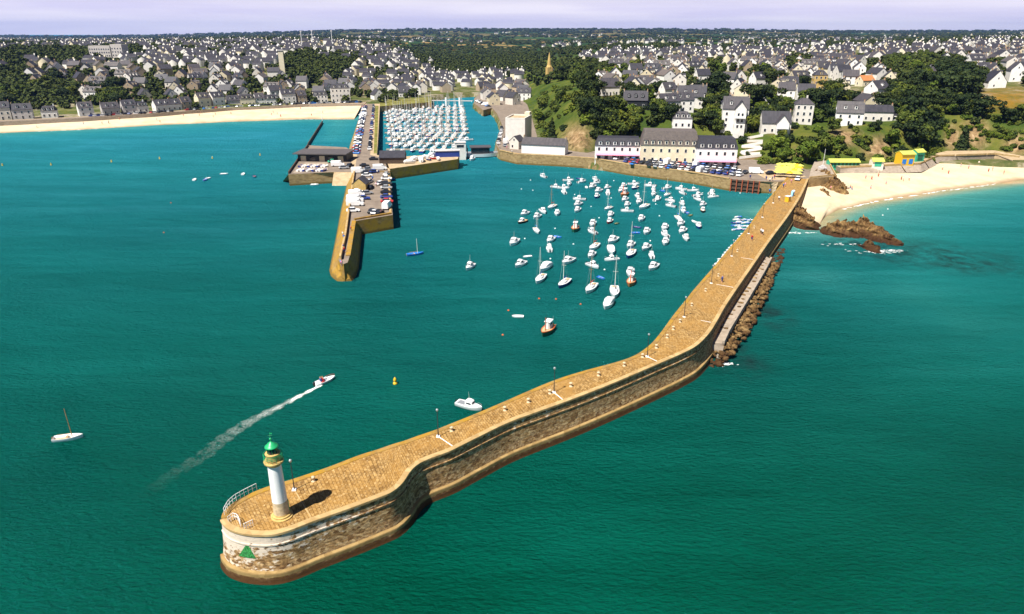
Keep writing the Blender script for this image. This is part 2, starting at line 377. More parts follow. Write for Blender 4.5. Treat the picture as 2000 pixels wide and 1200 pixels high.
M = dict(
    deck=m_deck(), wall=m_wall(0), wallw=m_wall(1), water=m_water(), land=m_land(), sand=m_sand(), asph=m_asph(),
    coping=m_stone('coping_stone', (.30, .19, .075), (.52, .37, .18), 1.2, False),
    ledge=m_stone('ledge_stone', (.20, .125, .045), (.38, .26, .11), .9, True),
    quaystone=m_stone('quay_stone', (.18, .115, .050), (.40, .28, .135), .5, True),
    quayyel=m_stone('lichen_stone', (.16, .09, .03), (.36, .23, .08), .5, True, (.36, .20, .022)),
    paving=m_stone('pale_paving', (.32, .23, .13), (.50, .38, .24), .4, False),
    concrete=m_stone('concrete', (.24, .19, .145), (.40, .33, .26), .6, False),
    rock=m_rock('sea_rock', (.035, .019, .010), (.15, .085, .034), (.38, .25, .10)),
    cliffrock=m_rock('cliff_rock', (.09, .05, .03), (.30, .20, .10), (.52, .38, .22), .4),
    boulder=m_rock('armour_rock', (.030, .017, .009), (.145, .085, .034), (.38, .26, .115), .8),
    white=plain('white_paint', (.82, .81, .80), .35, .04, 1.0, .5), gel=plain('white_gelcoat', (.74, .74, .74), .25, .03, 1.0, .5),
    offwhite=plain('ivory_paint', (.78, .72, .60), .45, .06), green=plain('green_paint', (.015, .34, .12), .4, .12, 3, .5),
    greentile=plain('green_daymark', (.03, .20, .05), .7, .75, 5), yellowp=plain('yellow_paint', (.70, .42, .02), .4, .1, 2, .5),
    orange=plain('orange_paint', (.75, .13, .03), .5, .1), red=plain('red_paint', (.45, .03, .025), .45, .12), rust=plain('red_oxide', (.36, .09, .04), .6, .2),
    blue=plain('blue_paint', (.02, .17, .55), .4, .12, 2, .5), navy=plain('navy_paint', (.015, .04, .22), .4, .1, 2, .5), dgreen=plain('dark_green_paint', (.02, .12, .07), .5, .15),
    dark=plain('dark_metal', (.025, .028, .032), .5, .2), black=plain('rubber', (.012, .012, .013), .8, .2), steel=plain('galvanised_steel', (.46, .47, .48), .4, .1, 3, .5, .6),
    alu=plain('mast_alloy', (.72, .68, .60), .4, .05, 2, .5), wood=plain('varnished_wood', (.34, .17, .06), .5, .3, 3), teak=plain('deck_wood', (.50, .34, .18), .7, .2, 3),
    glass=plain('window_glass', (.018, .022, .032), .08, .1, 1, .7), pinkaw=plain('pink_awning', (.80, .30, .42), .7, .1), tarp=plain('blue_tarp', (.25, .55, .80), .6, .15),
    ochre=plain('ochre_stone', (.48, .33, .115), .8, .2, 2), bstone=plain('warm_granite', (.52, .41, .26), .85, .25, 2.5),
    slate=m_slate(), slate2=m_slate('roof_slate_pale', (.065, .06, .062), (.125, .112, .11)), tile=plain('clay_tile', (.46, .17, .06), .8, .25, 1.5),
    wallwhite=m_facade('white_render', (.82, .79, .75)), wallcream=m_facade('cream_render', (.76, .68, .50)), wallstone=m_facade('granite_wall', (.44, .35, .25)), wallgrey=m_facade('grey_render', (.58, .55, .54)),
    leaf=m_leaf('broad_leaves', (.022, .038, .008), (.070, .095, .015), (.16, .172, .026)),
    pine=m_leaf('pine_needles', (.008, .016, .006), (.024, .040, .012), (.066, .080, .018)),
    bright=m_leaf('light_leaves', (.035, .060, .008), (.085, .125, .014), (.165, .20, .025)),
    farleaf=m_leaf('distant_leaves', (.014, .026, .010), (.038, .058, .016), (.090, .105, .024)),
    bark=plain('bark', (.09, .06, .04), .95, .3, 4), skin=plain('skin', (.55, .30, .20), .6, .08),
    grass=plain('dry_grass', (.16, .15, .03), .95, .5, .3), foam=plain('foam_flecks', (.85, .87, .86), .7, .06, 3),
    timber=plain('wet_timber', (.075, .05, .035), .8, .35, 2), yawn=plain('lime_canvas', (.50, .52, .10), .7, .1), bgreen=plain('beach_green', (.05, .40, .25), .5, .1),
)

def m_wake():
    n = NT('wake_foam'); uv = n.coord('UV'); p = n.pos(); x, y, _ = n.sep(uv)
    a = n.noise(n.mapv(p, (2.4, 2.4, 1)), 1.0, 8, .72, 1.2); b = n.noise(n.mapv(p, (.5, .5, 1)), 1.0, 3, .5, .8)
    ridge = n.math('ABSOLUTE', n.math('SUBTRACT', a, .5)); web = n.map_range(ridge, .0, .055, 1.0, 0.0)
    core = n.map_range(n.math('ABSOLUTE', y), .05, .75, 1.0, 0.0)
    fade = n.map_range(x, .0, 1.0, 1.0, 0.0); edge = n.map_range(n.math('ABSOLUTE', y), .72, 1.0, 1.0, 0.0)
    al = n.math('MULTIPLY', n.math('ADD', n.math('MULTIPLY', web, .75), n.math('MULTIPLY', n.math('POWER', fade, 3.2), core)), edge)
    al = n.math('MULTIPLY', al, n.math('MULTIPLY', n.math('POWER', fade, 1.9), n.map_range(b, .36, .54)))
    near = n.math('MULTIPLY', n.map_range(x, .0, .30, 1.0, 0.0), n.math('MULTIPLY', core, .9))
    n.l(n.math('MINIMUM', n.math('ADD', al, near), .95), n.b.inputs['Alpha']); n.col((.80, .84, .80)).set(.6, .2); return n.m
M['wake'] = m_wake()
# ------------------------------------------------------------------ terrain
QZ = 4.6                                                 # quay level above the water
COAST_PX = [(-420, 268), (0, 241), (150, 234), (300, 225), (450, 214), (600, 207), (712, 205), (740, 207), (843, 200), (843, 189), (872, 184), (925, 180.5),
            (937, 182), (926, 193), (926, 202), (944, 215), (961, 212), (970, 222), (980, 245), (972, 262), (968, 284), (978, 294), (1012, 301), (1100, 305),
            (1225, 320), (1350, 335), (1425, 348), (1484, 353), (1530, 350), (1574, 350), (1600, 346), (1640, 338), (1750, 331), (1835, 319), (2000, 320), (2300, 332), (2700, 350)]
COAST = [p.xy for p in PL(COAST_PX, 4.2)]
LANDP = np.array([tuple(p) for p in COAST] + [(2500, 250), (14000, 9000), (0, 14000), (-14000, 9000), (-2500, 330)])
FOOT_PX = [(985, 150), (1000, 176), (1016, 195), (1036, 215), (1046, 240), (1063, 280), (1110, 297), (1150, 301), (1165, 296), (1250, 295), (1330, 299), (1430, 303), (1455, 312), (1500, 320),
           (1540, 331), (1580, 330), (1620, 324), (1700, 319), (1760, 315), (1800, 309), (1835, 299), (1880, 297), (1930, 299), (1980, 302), (2040, 308), (2200, 325), (2600, 350)]
FOOT = [p.xy for p in PL(FOOT_PX, 4.4)]
UPP = np.array([tuple(p) for p in FOOT] + [(2500, 300), (9000, 9000), (500, 9000), (120, 1500)])
def seg_dist(X, Y, poly, closed=True):
    d = np.full(X.shape, 1e9); n = len(poly)
    for i in range(n if closed else n - 1):
        ax, ay = poly[i]; bx, by = poly[(i + 1) % n]
        dx, dy = bx - ax, by - ay; L = dx * dx + dy * dy + 1e-9
        t = np.clip(((X - ax) * dx + (Y - ay) * dy) / L, 0, 1)
        d = np.minimum(d, np.hypot(X - ax - t * dx, Y - ay - t * dy))
    return d
def inside(X, Y, poly):
    r = np.zeros(X.shape, bool); n = len(poly); j = n - 1
    for i in range(n):
        xi, yi = poly[i]; xj, yj = poly[j]
        if yi != yj: r ^= ((yi > Y) != (yj > Y)) & (X < (xj - xi) * (Y - yi) / (yj - yi) + xi)
        j = i
    return r
def sdist(X, Y, poly): return np.where(inside(X, Y, poly), 1, -1) * seg_dist(X, Y, poly)
_ctl = []
def _c_(px, py, D): _ctl.append((px, py, D))
for px in (-350, 0, 300):
    for py, D in ((180, 585), (150, 655), (120, 770), (100, 920), (87, 1450), (79, 3000), (73.5, 6500)): _c_(px, py, D)
for py, D in ((170, 665), (150, 705), (120, 815), (100, 980), (84, 1600), (73, 3600), (64, 6500)): _c_(600, py, D)
for py, D in ((165, 740), (140, 800), (115, 920), (95, 1200), (80, 2200)): _c_(740, py, D)
for px in (850, 1000):
    for py, D in ((165, 780), (145, 960), (120, 1300), (100, 1900), (85, 2700), (70, 4500), (59, 7000)): _c_(px, py, D)
for py, D in ((200, 390), (170, 500), (140, 650), (120, 850), (100, 1300), (85, 2200), (71, 4200), (59, 7000)): _c_(1150, py, D)
for py, D in ((242, 350), (200, 415), (150, 560), (120, 790), (100, 1150), (85, 1800), (73, 3800), (60, 7000)): _c_(1400, py, D)
for py, D in ((242, 340), (200, 410), (150, 515), (120, 680), (100, 960), (86, 1500), (74, 3500), (63, 7000)): _c_(1700, py, D)
for px in (2000, 2350):
    for py, D in ((195, 400), (150, 490), (120, 600), (100, 780), (82, 1250), (70, 3500), (62, 7000)): _c_(px, py, D)
_pts = []
for px, py, D in _ctl:
    d = ray(px, py); _pts.append((d[0] / d[1], math.log(D), CAM_H - sl(py) * D))
for px, py, z in ((-350, 262, 4.5), (0, 238, 4.6), (300, 222, 4.6), (600, 204, 4.6), (705, 200, 4.6), (0, 208, 6.5), (300, 200, 6.5), (600, 190, 6.2), (760, 196, 4.5), (800, 185, 4.5), (960, 200, 4.5), (960, 180, 4.6)):
    p = P(px, py, z); _pts.append((p.x / p.y, math.log(p.y), z))
_pts = np.array(_pts)
def _phi(r2): return np.where(r2 > 1e-12, .5 * r2 * np.log(r2 + 1e-12), 0)
_n = len(_pts); _A = np.zeros((_n + 3, _n + 3)); _q = _pts[:, :2] * np.array([2.2, 1.0])
_d2 = ((_q[:, None] - _q[None]) ** 2).sum(-1); _A[:_n, :_n] = _phi(_d2) + np.eye(_n) * .002
_A[:_n, _n] = 1; _A[:_n, _n + 1:] = _q; _A[_n, :_n] = 1; _A[_n + 1:, :_n] = _q.T
_w = np.linalg.solve(_A, np.concatenate([_pts[:, 2], np.zeros(3)]))
def plateau(X, Y):
    q = np.stack([np.clip(X / Y, -1.0, 1.05) * 2.2, np.log(np.clip(Y, 300, 8500))], -1)
    out = _w[_n] + q @ _w[_n + 1:]
    for i in range(_n): out = out + _w[i] * _phi(((q - _q[i]) ** 2).sum(-1))
    return out
def sstep(a, b, x): t = np.clip((x - a) / (b - a), 0, 1); return t * t * (3 - 2 * t)
def wob(X, Y, s, k=0): return np.sin(X / s + 1.3 * k) * np.cos(Y / s * 1.17 + .7 * k) + .5 * np.sin((X + Y) / s * 1.9 + k) * np.cos((X - Y) / s * 2.3)
def elev(X, Y):
    X = np.asarray(X, float); Y = np.asarray(Y, float)
    pl = plateau(X, Y); dc = sdist(X, Y, UPP)
    onup = sstep(0, 22, dc + 2.0 * wob(X, Y, 11)) * np.where(Y > 900, 1, 1)
    west = sstep(40, -40, X - (Y - 640) * .0 - 0) * sstep(-25, -60, dc)
    low = np.maximum(4.3, np.where(X < 30, pl, 4.3)) * 1.0
    z = np.where(dc > 0, 4.3 + (np.maximum(pl, 6) - 4.3) * onup, np.where(X < 60, np.maximum(pl, 4.3), 4.3))
    near = (dc <= 0) & (X > -60) & (X < 90)
    z = np.where(near, 4.3 + (z - 4.3) * sstep(700, 800, Y), z)
    z = z + (np.maximum(pl, 4.3) - z) * sstep(650, 900, Y)
    z = z + sstep(6, 30, dc) * sstep(900, 300, Y) * wob(X, Y, 17) * .9
    dl = sdist(X, Y, LANDP)
    z = -3 + (z + 3) * sstep(-2.5, .8, dl)
    return z
NU, NR = 560, 400
uu = np.linspace(-1.25, 1.35, NU)
yy = np.concatenate([np.geomspace(225, 900, 260), np.geomspace(905, 9000, NR - 260)])
GX = uu[None, :] * yy[:, None]; GY = np.repeat(yy[:, None], NU, 1); GZ = elev(GX, GY)
GZ = GZ + np.where(GZ > 5, sstep(2000, 5000, GY) * wob(GX, GY, 420) * 4, 0)
idx = np.arange(NU * NR).reshape(NR, NU)
def elevg(X, Y):
    X = np.asarray(X, float); Y = np.asarray(Y, float)
    a = np.clip((X / Y + 1.25) / 2.6 * (NU - 1), 0, NU - 1.001); b = np.clip(np.interp(Y, yy, np.arange(NR)), 0, NR - 1.001)
    i = a.astype(int); j = b.astype(int); f = a - i; g = b - j
    return (GZ[j, i] * (1 - f) + GZ[j, i + 1] * f) * (1 - g) + (GZ[j + 1, i] * (1 - f) + GZ[j + 1, i + 1] * f) * g
def elev1(x, y): return float(elevg(x, y))
def hit(px, py, d0=240, d1=8000):
    d = ray(px, py); D = np.geomspace(d0, d1, 900); X = D * d[0] / d[1]; Z = CAM_H + D * d[2] / d[1]
    k = np.nonzero(elevg(X, D) > Z)[0]
    if not len(k): return None
    return Vector((X[k[0]], D[k[0]], elev1(X[k[0]], D[k[0]])))
fc = np.stack([idx[:-1, :-1], idx[:-1, 1:], idx[1:, 1:], idx[1:, :-1]], -1).reshape(-1, 4)
keep = (GZ.reshape(-1)[fc] > -2.9).any(1)
me = bulk('land', np.stack([GX, GY, GZ], -1).reshape(-1, 3), fc[keep], [M['land']], None, True)
def attr(me, name, arr):
    a = me.attributes.new(name, 'FLOAT', 'POINT'); a.data.foreach_set('value', np.ascontiguousarray(arr, np.float32).ravel())
_dc = sdist(GX, GY, UPP); _px, _py = proj(GX, GY, GZ)
attr(me, 'town', np.where(_dc > 0, sstep(1130, 1330, _px) * sstep(355, 420, GY) * sstep(250, 200, _py), 1.0) * sstep(2000, 1300, GY))
def blob(cx, cy, rx, ry): return np.clip(1.3 - np.hypot((_px - cx) / rx, (_py - cy) / ry) * 1.3, 0, 1)
rk = np.zeros_like(GX)
for b in ((1128, 272, 42, 42), (1128, 272, 42, 42), (1650, 268, 45, 26), (1715, 290, 45, 32), (1560, 300, 26, 18), (1860, 270, 22, 36), (1905, 262, 40, 45), (1985, 285, 36, 30), (1520, 250, 40, 18)): rk = np.maximum(rk, blob(*b))
attr(me, 'rock', rk)
attr(me, 'gorse', np.maximum(blob(1960, 195, 120, 32), .8 * blob(1180, 210, 60, 30)))
tag(obj('land', me), kind='structure')

# ------------------------------------------------------------------ sea
def strip_lines(a_px, za, b_px, zb):
    return PL(a_px, za), PL(b_px, zb)
BW_W = PL([(-420, 290), (0, 260), (150, 254), (300, 245), (450, 238), (600, 233), (692, 233)], 0.0)
BW_T = PL([(-420, 267), (0, 240), (150, 233), (300, 224), (450, 213), (600, 206), (708, 204)], 4.2)
BE_W = PL([(1530, 418), (1575, 436), (1602, 438), (1610, 424), (1640, 408), (1700, 394), (1760, 384), (1850, 370), (2000, 352), (2200, 330), (2500, 330)], 0.0)
BE_T = PL([(1578, 345), (1590, 345), (1605, 345), (1625, 343), (1650, 341), (1700, 338), (1750, 333), (1835, 319), (1950, 309), (2200, 318), (2500, 322)], 4.0)
SY = np.concatenate([np.linspace(-400, 0, 8), np.geomspace(8, 900, 330), np.geomspace(1000, 14000, 14)])
SU = np.linspace(-1, 1, 420)
SX = np.sign(SU)[None] * np.abs(SU)[None] ** 1.25 * (SY.clip(0)[:, None] * 1.5 + 420); SYY = np.repeat(SY[:, None], len(SU), 1)
ix = np.arange(SX.size).reshape(SX.shape); fs = np.stack([ix[:-1, :-1], ix[:-1, 1:], ix[1:, 1:], ix[1:, :-1]], -1).reshape(-1, 4)
sm = bulk('sea', np.stack([SX, SYY, np.zeros_like(SX)], -1).reshape(-1, 3), fs, [M['water']], None, True)
dW = seg_dist(SX, SYY, [tuple(p.xy) for p in BW_W], False); dE = seg_dist(SX, SYY, [tuple(p.xy) for p in BE_W], False)
shal = np.exp(-dW / 30) * .58 + np.exp(-dE / 9) * .70 + np.exp(-dE / 45) * .48
bay = [tuple(p.xy) for p in PL([(600, 232), (695, 232), (684, 272), (602, 282), (632, 240)], 0)]
shal = np.maximum(shal, sstep(-25, 25, sdist(SX, SYY, np.array(bay))) * (.40 + .3 * np.exp(-dW / 30)))
harb = [tuple(p.xy) for p in PL([(1100, 325), (1430, 362), (1500, 380)], 0)]
shal = np.maximum(shal, np.exp(-seg_dist(SX, SYY, harb, False) / 16) * .30)
_sp, _sq = P(1680, 560), P(1860, 640)
for c_, a_, rx_, ry_ in ((P(1680, 545), .26, 38, 34), (P(1900, 620), .20, 40, 30), (P(1750, 420), .22, 60, 40), (P(300, 330), .13, 170, 60), (P(880, 420), .10, 40, 50)):
    shal = np.maximum(shal, a_ * np.exp(-((SX - c_.x) / rx_) ** 2 - ((SYY - c_.y) / ry_) ** 2) * (1 + .25 * wob(SX, SYY, 13)))
attr(sm, 'shallow', np.clip(shal, 0, 1))
def wblob(px, py, rx, ry):
    c = P(px, py, 0); return np.clip(1.25 - np.hypot((SX - c.x) / rx, (SYY - c.y) / ry), 0, 1)
wd = np.zeros_like(SX)
for b in ((1820, 500, 26, 12), (1720, 478, 22, 8), (1900, 520, 16, 8), (1440, 700, 6, 9), (1500, 610, 5, 12)): wd = np.maximum(wd, wblob(*b))
attr(sm, 'weed', wd)
tag(obj('sea', sm), kind='structure')

# ------------------------------------------------------------------ beaches
def sheet(name, a, b, mat, n=8, curve=1.0, wobz=0.0, kind='structure', ext=(0, 0)):
    A = resample(a, 90); B = resample(b, 90); rows = []
    for p, q in zip(A, B):
        row = []
        for k in range(n + 1):
            t = k / n * (1 + ext[0] + ext[1]) - ext[0]; r = p.lerp(q, t); r.z = p.z + (q.z - p.z) * (max(t, 0) ** curve if t >= 0 else t)
            r.z += wobz * wob(np.array(r.x), np.array(r.y), 9) * (1 if 0 < t < 1 else 0); row.append(r)
        rows.append(row)
    mb = MB(); mb.grid(rows, flip=False); me = mb.mesh(name, mat, True); o = obj(name, me)
    nz = sum(p.normal.z for p in me.polygons)
    if nz < 0: me.flip_normals()
    return tag(o, kind=kind) if kind else o
def resample(pts, n):
    pts = [Vector(p) for p in pts]; L = [0]
    for a, b in zip(pts[:-1], pts[1:]): L.append(L[-1] + (b - a).length)
    out = []; j = 0
    for i in range(n):
        s = L[-1] * i / (n - 1)
        while j < len(L) - 2 and L[j + 1] < s: j += 1
        out.append(pts[j].lerp(pts[j + 1], (s - L[j]) / max(1e-9, L[j + 1] - L[j])))
    return out
sheet('beach', BW_W, BW_T, M['sand'], 8, .8, .12, ext=(.12, .08))
sheet('beach', BE_W, BE_T, M['sand'], 10, .7, .15, ext=(.10, .04))

# roads, quays
def slab(name, pts, z0, z1, mats, label=None, cat=None, kind=None, parent=None):
    mb = MB(); mb.prism([tuple(p) for p in pts], z0, z1, 0, 1)
    return tag(mb.build(name, mats, parent), label, cat, kind=kind)
def flat(name, pts, z, mat, kind='structure', parent=None, label=None, cat=None):
    mb = MB(); mb.add([(p[0], p[1], z) for p in pts], [tuple(range(len(pts)))]); me = mb.mesh(name, mat)
    if me.polygons[0].normal.z < 0: me.flip_normals()
    return tag(obj(name, me, parent), label, cat, kind=kind)
# promenade along the west beach
pr_a = [p + Vector((0, 0, 0)) for p in PL([(-420, 267), (0, 240), (150, 233), (300, 224), (450, 213), (600, 206), (712, 204)], 4.9)]
pr_b = PL([(-420, 256), (0, 235.5), (150, 228.5), (300, 219.5), (450, 209), (600, 202), (716, 199)], 4.9)
sheet('promenade', pr_a, pr_b, M['paving'], 2)
mb = MB()
A = resample(pr_a, 80)
for a, b in zip(A[:-1], A[1:]):
    mb.add([(a.x, a.y, 2), (b.x, b.y, 2), (b.x, b.y, 5.5), (a.x, a.y, 5.5), (a.x, a.y + .6, 5.5), (b.x, b.y + .6, 5.5), (b.x, b.y + .6, 4.6), (a.x, a.y + .6, 4.6)], [(0, 1, 2, 3), (3, 2, 5, 4), (4, 5, 6, 7)])
tag(mb.build('sea_wall', M['concrete']), 'low tan sea wall running along the top of the long west beach', 'sea wall')
sheet('road', [p + Vector((0, 0, .012)) for p in PL([(-420, 262), (0, 238), (150, 231), (300, 222), (450, 211), (600, 204), (712, 201.5)], 4.9)],
      [p + Vector((0, 0, .012)) for p in PL([(-420, 258), (0, 236), (150, 229), (300, 220), (450, 209.4), (600, 202.4), (716, 199.6)], 4.9)], M['asph'], 1)
# causeway between beach and marina
cw = PL([(690, 334), (684, 306), (694, 270), (703, 236), (710, 203), (742, 203), (740, 240), (738, 275), (736, 303), (752, 306), (762, 334)], QZ)
slab('quay', cw, -2, QZ, [M['quaystone'], M['paving']], kind='structure')
flat('road', PL([(693, 334), (697, 306), (704, 270), (711, 236), (716, 203), (731, 203), (728, 240), (725, 275), (723, 303), (750, 309), (758, 334)], QZ), QZ + .012, M['asph'])
flat('verge', PL([(733, 207), (739.5, 207), (736, 300), (730, 300)], QZ), QZ + .008, M['grass'], 'structure')
mb = MB()                                                  # sloping rock face on the beach side of the causeway
a = PL([(710, 203), (703, 236), (694, 270), (684, 306), (680, 312)], QZ - .05); b = PL([(706, 214), (696, 246), (684, 280), (674, 316), (672, 322)], -.3)
mb.grid([[p.lerp(q, t / 3) for t in range(4)] for p, q in zip(resample(a, 20), resample(b, 20))])
tag(mb.build('stone_revetment', M['quaystone']), 'sloping pale stone face along the beach side of the causeway', 'revetment')
# yacht-club platform
pf = PL([(563, 341), (602, 284), (676, 288), (694, 300), (690, 336), (652, 336)], QZ)
slab('quay', pf, -2, QZ - .01, [M['quaystone'], M['asph']], kind='structure')
flat('paving', PL([(596, 318), (640, 318), (640, 334), (572, 338)], QZ), QZ + .006, M['concrete'])
mb = MB()
o = [(550, 356), (563, 341)]; 
a = PL([(563, 341), (600, 339), (652, 337)], QZ - .05); b = PL([(551, 356), (598, 357), (652, 359)], -.4)
mb.grid([[p.lerp(q, t / 3) for t in range(4)] for p, q in zip(resample(a, 14), resample(b, 14))], flip=True)
tag(mb.build('stone_revetment', M['quaystone']), 'battered tan stone face below the yacht club platform', 'revetment')
mb = MB()
a = PL([(652, 336), (692, 336)], QZ - .03); b = PL([(648, 366), (680, 366)], -.5)
mb.grid([[p.lerp(q, t / 4) for t in range(5)] for p, q in zip(resample(a, 8), resample(b, 8))], flip=True)
mb.add([a[0], b[0], (b[0].x, b[0].y, -2), (a[0].x, a[0].y, -2)], [(0, 1, 2, 3)])
tag(mb.build('slipway', M['paving']), 'wide pale slipway running down beside the inner jetty', 'slipway')
# inner jetty
IJ = [(690, 336), (679, 412), (672, 461), (661, 508), (664, 514), (671, 516), (679, 513), (683, 500), (694, 432), (767, 420), (761, 337)]
ijp = PL(IJ, QZ); jet = thing('stone_jetty', 'low yellow stone jetty with a car park on its wide root', 'jetty', (0, 0, 0))
mb = MB(); mb.prism([tuple(p) for p in ijp], -1, QZ, 0, 1); mb.build('body', [M['quayyel'], M['asph']], jet)
mb = MB()
a = PL([(690, 336), (679, 412), (672, 461), (661, 508), (664, 514), (671, 516), (679, 513), (683, 500), (688, 466), (694, 434)], QZ - .1)
b = PL([(680, 345), (664, 412), (655, 461), (640, 535), (648, 552), (671, 558), (694, 552), (703, 526), (706, 486), (710, 450)], -.5)
mb.grid([[p.lerp(q, t / 4) for t in range(5)] for p, q in zip(resample(a, 40), resample(b, 40))], flip=True)
me = mb.mesh('skirt', M['quayyel']); obj('battered_face', me, jet)
a = PL([(694, 433), (730, 427), (767, 420)], QZ - .3); b = PL([(706, 453), (735, 447), (768, 442)], -.5)
mb = MB(); mb.grid([[p.lerp(q, t / 4) + Vector((0, 0, .35 * math.sin(t * 7 + p.x * 3))) for t in range(5)] for p, q in zip(resample(a, 26), resample(b, 26))], flip=True)
mb.build('rough_face', M['boulder'], jet)
def kerb_wall(pts, h, w, z):
    mb = MB(); pts = resample(pts, max(2, len(pts) * 3))
    for p, q in zip(pts[:-1], pts[1:]):
        d = (q - p); L = d.length; a = math.atan2(d.y, d.x)
        mb.box(((p.x + q.x) / 2, (p.y + q.y) / 2, z + h / 2), (L + .02, w, h), a)
    return mb
kerb_wall([p + Vector((.5, 0, 0)) for p in PL(IJ[:4], QZ)], 1.1, .5, QZ + .004).build('parapet', M['coping'], jet)
kerb_wall([p + Vector((-.5, .4, 0)) for p in PL([(683, 501), (694, 433)], QZ)], .25, 1.2, QZ + .004).build('edge_stone', M['quayyel'], jet)
kerb_wall([p + Vector((-.4, 0.5, 0)) for p in PL([(694, 431), (765, 419)], QZ)], .5, .8, QZ + .004).build('edge_stone', M['quayyel'], jet)
kerb_wall([p + Vector((-.5, 0, 0)) for p in PL([(766, 418), (760.5, 338)], QZ)], .3, .7, QZ + .004).build('edge_stone', M['coping'], jet)
# little ramp east of the causeway, and the marina's outer tongue
mb = MB(); a = PL([(761, 332), (800, 330), (832, 330)], 2.2); a[0].z = QZ - .2; a[2].z = .6
b = PL([(763, 346), (800, 342), (832, 338)], -.3); b[0].z = 2.6
mb.grid([[p, q, Vector((q.x, q.y, -1.5))] for p, q in zip(resample(a, 8), resample(b, 8))], flip=True)
tag(mb.build('slipway', M['paving']), 'short narrow slipway beside the marina wall', 'slipway')
tg = PL([(752, 326), (762, 330), (894, 311), (897, 301), (858, 301), (790, 306), (752, 310)], QZ)
tw = thing('marina_wall', 'yellow lichened stone wall closing the marina basin', 'harbour wall', (0, 0, 0))
mb = MB(); mb.prism([tuple(p) for p in tg], -1.5, QZ, 0, 1); mb.build('body', [M['quayyel'], M['paving']], tw)
mb = MB(); a = PL([(762, 330), (800, 324.5), (894, 310)], QZ - .1); b = PL([(768, 335), (800, 332), (896, 322)], -.6)
mb.grid([[p.lerp(q, t / 3) for t in range(4)] for p, q in zip(resample(a, 30), resample(b, 30))], flip=True); mb.build('battered_face', M['quayyel'], tw)
# north bank of the marina, east quays, square
nb = PL([(741, 208), (836, 200), (843, 201), (843, 190), (741, 196)], QZ)
slab('quay', nb, -2, QZ - .02, [M['quaystone'], M['grass']], kind='structure')
eq = PL([(939, 181), (926, 193), (926, 202), (944, 215.5), (961, 211), (971, 222), (981, 245), (973, 262), (969, 283), (977, 294.5), (1010, 302), (1095, 306), (1162, 310.5), (1225, 321.5), (1287, 329), (1350, 337), (1425, 350), (1484, 354.5),
         (1520, 355), (1580, 352), (1600, 340), (1560, 326), (1480, 308), (1300, 284), (1150, 290), (1050, 270), (1040, 235), (1030, 205), (1010, 185), (960, 178)], QZ)
slab('quay', eq, -2, QZ, [M['quaystone'], M['asph']], kind='structure')
qt = PL([(977, 294.5), (1010, 302), (1095, 306), (1162, 310.5), (1225, 321.5), (1287, 329), (1350, 337), (1425, 350)], QZ)
q = thing('quay_wall', 'long tan quay wall below the hotels', 'quay wall', (0, 0, 0))
kerb_wall([p + Vector((0, .45, 0)) for p in qt], .35, .9, QZ + .004).build('coping', M['coping'], q)
mb = MB(); b = PL([(979, 313), (1008, 320), (1095, 326), (1162, 330), (1225, 337), (1287, 344), (1350, 351), (1425, 362)], -.4)
a = [p + Vector((0, -.02, -.05)) for p in qt]
mb.grid([[p.lerp(Vector((p.x * .55 + r.x * .45, p.y * .55 + r.y * .45, r.z)), t / 4) for t in range(5)] for p, r in zip(resample(a, 50), resample(b, 50))], flip=True); mb.build('face', M['quaystone'], q)
flat('road', PL([(1165, 309), (1225, 319), (1350, 334), (1425, 346.5), (1484, 351), (1520, 352), (1560, 350), (1585, 338), (1500, 328), (1430, 318), (1250, 303), (1165, 302)], QZ), QZ + .012, M['asph'])
fp = PL([(1500, 352), (1540, 352), (1575, 345), (1540, 334), (1500, 331), (1478, 340)], QZ); flat('paving', fp, QZ + .02, M['paving'])
# timber landing stage at the quay's east end
ts = thing('timber_landing_stage', 'dark timber piled landing stage set into the quay wall', 'landing stage', (0, 0, 0))
a, b = P(1427, 350, QZ), P(1482, 355, QZ)
for k in range(6):
    p = a.lerp(b, k / 5); MB().tube((p.x, p.y - 1.0, -2), (p.x, p.y - 1.0, QZ + .3), .22, seg=8).build('pile', M['rust'], ts)
for z in (1.2, 2.6, 4.2):
    m2 = MB(); d = b - a; m2.box(((a.x + b.x) / 2, (a.y + b.y) / 2 - .7, z), (d.length, .25, .3), math.atan2(d.y, d.x)); m2.build('rail', M['timber'], ts)
m2 = MB(); m2.box(((a.x + b.x) / 2, (a.y + b.y) / 2 - .28, 1.6), ((b - a).length, .3, 6.0), math.atan2((b - a).y, (b - a).x)); m2.build('planking', M['timber'], ts)
# slip between quay and pier root
mb = MB(); a = PL([(1484, 355), (1520, 356)], QZ - .05); b = PL([(1490, 372), (1512, 382)], -.3)
mb.grid([[p.lerp(q, t / 4) for t in range(5)] for p, q in zip(resample(a, 6), resample(b, 6))], flip=True)
tag(mb.build('slipway', M['paving']), 'stony slipway between the quay and the root of the long pier', 'slipway')
# seawall of the east beach with sloping panels
sw = thing('sea_wall', 'grey panelled sea wall behind the sunny east beach', 'sea wall', (0, 0, 0))
a = PL([(1642, 328), (1700, 326), (1797, 321), (1826, 308), (1832, 306), (1943, 302), (1985, 317)], 6.2); a[-1] = P(1988, 318.6, 3.8)
b = PL([(1640, 341), (1700, 341), (1800, 336), (1835, 322), (1842, 318), (1945, 311), (1985, 318)], 3.6)
for i, (t0, t1) in enumerate(((0, .155), (.16, .27), (.275, .43), (.44, .535), (.55, .70), (.71, .86), (.865, 1))):
    A, B = resample(a, 201)[int(t0 * 200):int(t1 * 200) + 1], resample(b, 201)[int(t0 * 200):int(t1 * 200) + 1]
    mm = MB(); mm.grid([[p.lerp(q, t / 3) for t in range(4)] for p, q in zip(A, B)], flip=True); mm.build('panel', M['concrete'], sw)
    kerb_wall(A, .7, .35, 6.15).build('parapet', M['coping'], sw)
